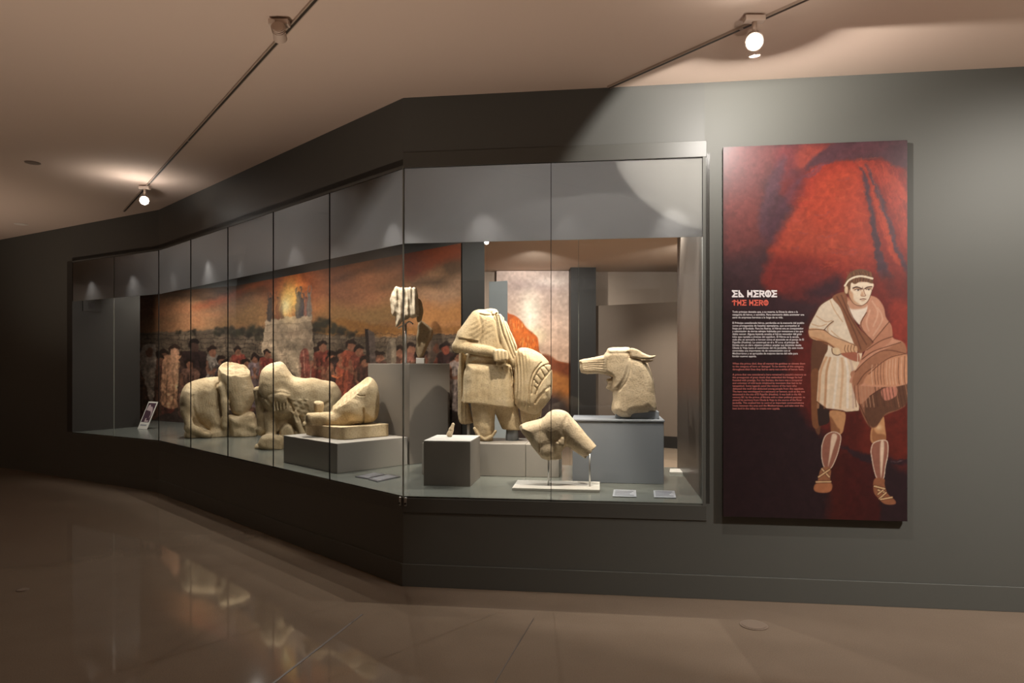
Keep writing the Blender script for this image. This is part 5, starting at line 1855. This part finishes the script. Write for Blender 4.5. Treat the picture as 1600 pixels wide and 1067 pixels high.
def lamp(name, label, at, aim, lit, mat_lens, size=1.0):
    """a track spot: adapter, arm, cylindrical head, lens"""
    at, aim = Vector(at), Vector(aim)
    root = empty(name, (at.x, at.y, CEIL - .0136))
    tag(root, label, 'spotlight', 'track spotlights')
    ad = Vector((.055 * size, 0))
    MB().prism([(at.x - .05, at.y - .022), (at.x + .05, at.y - .022), (at.x + .05, at.y + .022), (at.x - .05, at.y + .022)], CEIL - .042, CEIL - .0138, .004).build('track_adapter', M_lampw, root)
    MB().tube((at.x, at.y, CEIL - .042), (at.x, at.y, at.z), .012, seg=10).build('arm', M_lampw, root, True)
    d = (aim - at).normalized()
    b0, b1 = at - d * .05 * size, at + d * .035 * size
    mb = MB()
    mb.tube(b0, b1, .032 * size, .038 * size, 24)
    for k in range(3):
        c = at - d * (.045 - .012 * k) * size
        mb.tube(c - d * .002, c + d * .002, .038 * size, seg=24)
    mb.build('lamp_housing', M_lampw, root, False)
    mb = MB()
    mb.tube(b1 + d * .0005, b1 + d * .003, .033 * size, .030 * size, 24)
    mb.build('lens', mat_lens, root, False)
    return root


lamp('track_spotlight', 'bright lit ceiling spotlight above the red poster', (1.20, 3.38, 3.045), (.3, .9, 1.55), True, M_lens, 1.15)
o = MB().tube(LR0 + Vector((0, 0, .009)), LR0 + Vector((0, 0, .012)), .031, seg=24).tube(LR0 + Vector((0, 0, .012)), (1.2, 3.38, 3.045), .007, seg=8).build('visor', M_lampw, D.objects['track_spotlight'])  # added disc that blocks the upward light of the poster spot
o['label'] = 'small round visor added to keep lamp light off the ceiling'
lamp('track_spotlight', 'bright lit ceiling spotlight far left near the end of the long track', (-3.56, 6.62, 3.03), (-1.7, 2.2, 1.7), True, M_lens, 1.15)
lamp('track_spotlight', 'unlit looking cream spotlight seen from behind on the long track', (-1.165, 3.42, 3.10), (-1.5, 5.4, 2.3), False, M_led, .9)
lamp('track_spotlight', 'tiny bright spotlight of the room behind, seen through the case above the dark strip', (-.345, 9.3, EYE + (HY - 378.5) / F * 9.3), (-.3, 5.4, 2.2), True, M_lens, .8)


def disc(name, label, px, py, r, on_ceiling, cat, mat):
    Y = F * (CEIL - EYE) / (HY - py) if on_ceiling else F * EYE / (py - HY)
    x = (px - CX) / F * Y
    z = CEIL if on_ceiling else 0
    root = empty(name, (x, Y, z))
    tag(root, label, cat)
    s = -1 if on_ceiling else 1
    MB().tube((x, Y, z + s * .0005), (x, Y, z + s * .004), r, seg=32).build('rim', mat, root)
    MB().tube((x, Y, z + s * .0042), (x, Y, z + s * .006), r * .84, seg=32).build('cover', mat, root)
    return root


disc('ceiling_speaker', 'small dark round cover in the ceiling at the far left, nearer one', 51, 254, .06, True, 'ceiling cover', paint('brown_cover', (.25, .19, .15, 1), .6, .3, 0, 1, 0))
disc('ceiling_downlight', 'small pale round fitting in the ceiling by the far left wall, farther one', 33, 350, .075, True, 'ceiling light', paint('pale_cover', (.75, .66, .58, 1), .6, .3, 0, 1, 0))
disc('floor_socket', 'round metal floor cap in the floor before the right wall', 1178, 977, .075, False, 'floor cap', M_cap)
disc('floor_socket', 'tiny floor cap far left on the dark floor', 36, 922, .035, False, 'floor cap', M_cap)


# floor joints: filler strips let into the floor
def fj(k, a, b, w):
    pts = []
    for u, v in (a, b):
        Y = F * EYE / (v - HY)
        pts.append(Vector(((u - CX) / F * Y, Y)))
    d = (pts[1] - pts[0]).normalized()
    n = Vector((-d.y, d.x))
    o = struct('trim_%d' % k, MB().slab(pts[0], pts[1], n, -w / 2, w / 2, -.01, .0012), M_joint)
    o['label'] = 'dark straight joint in the polished floor'


fj(7, (566, 960), (404, 1085), .013)
fj(8, (834, 966), (762, 1085), .006)
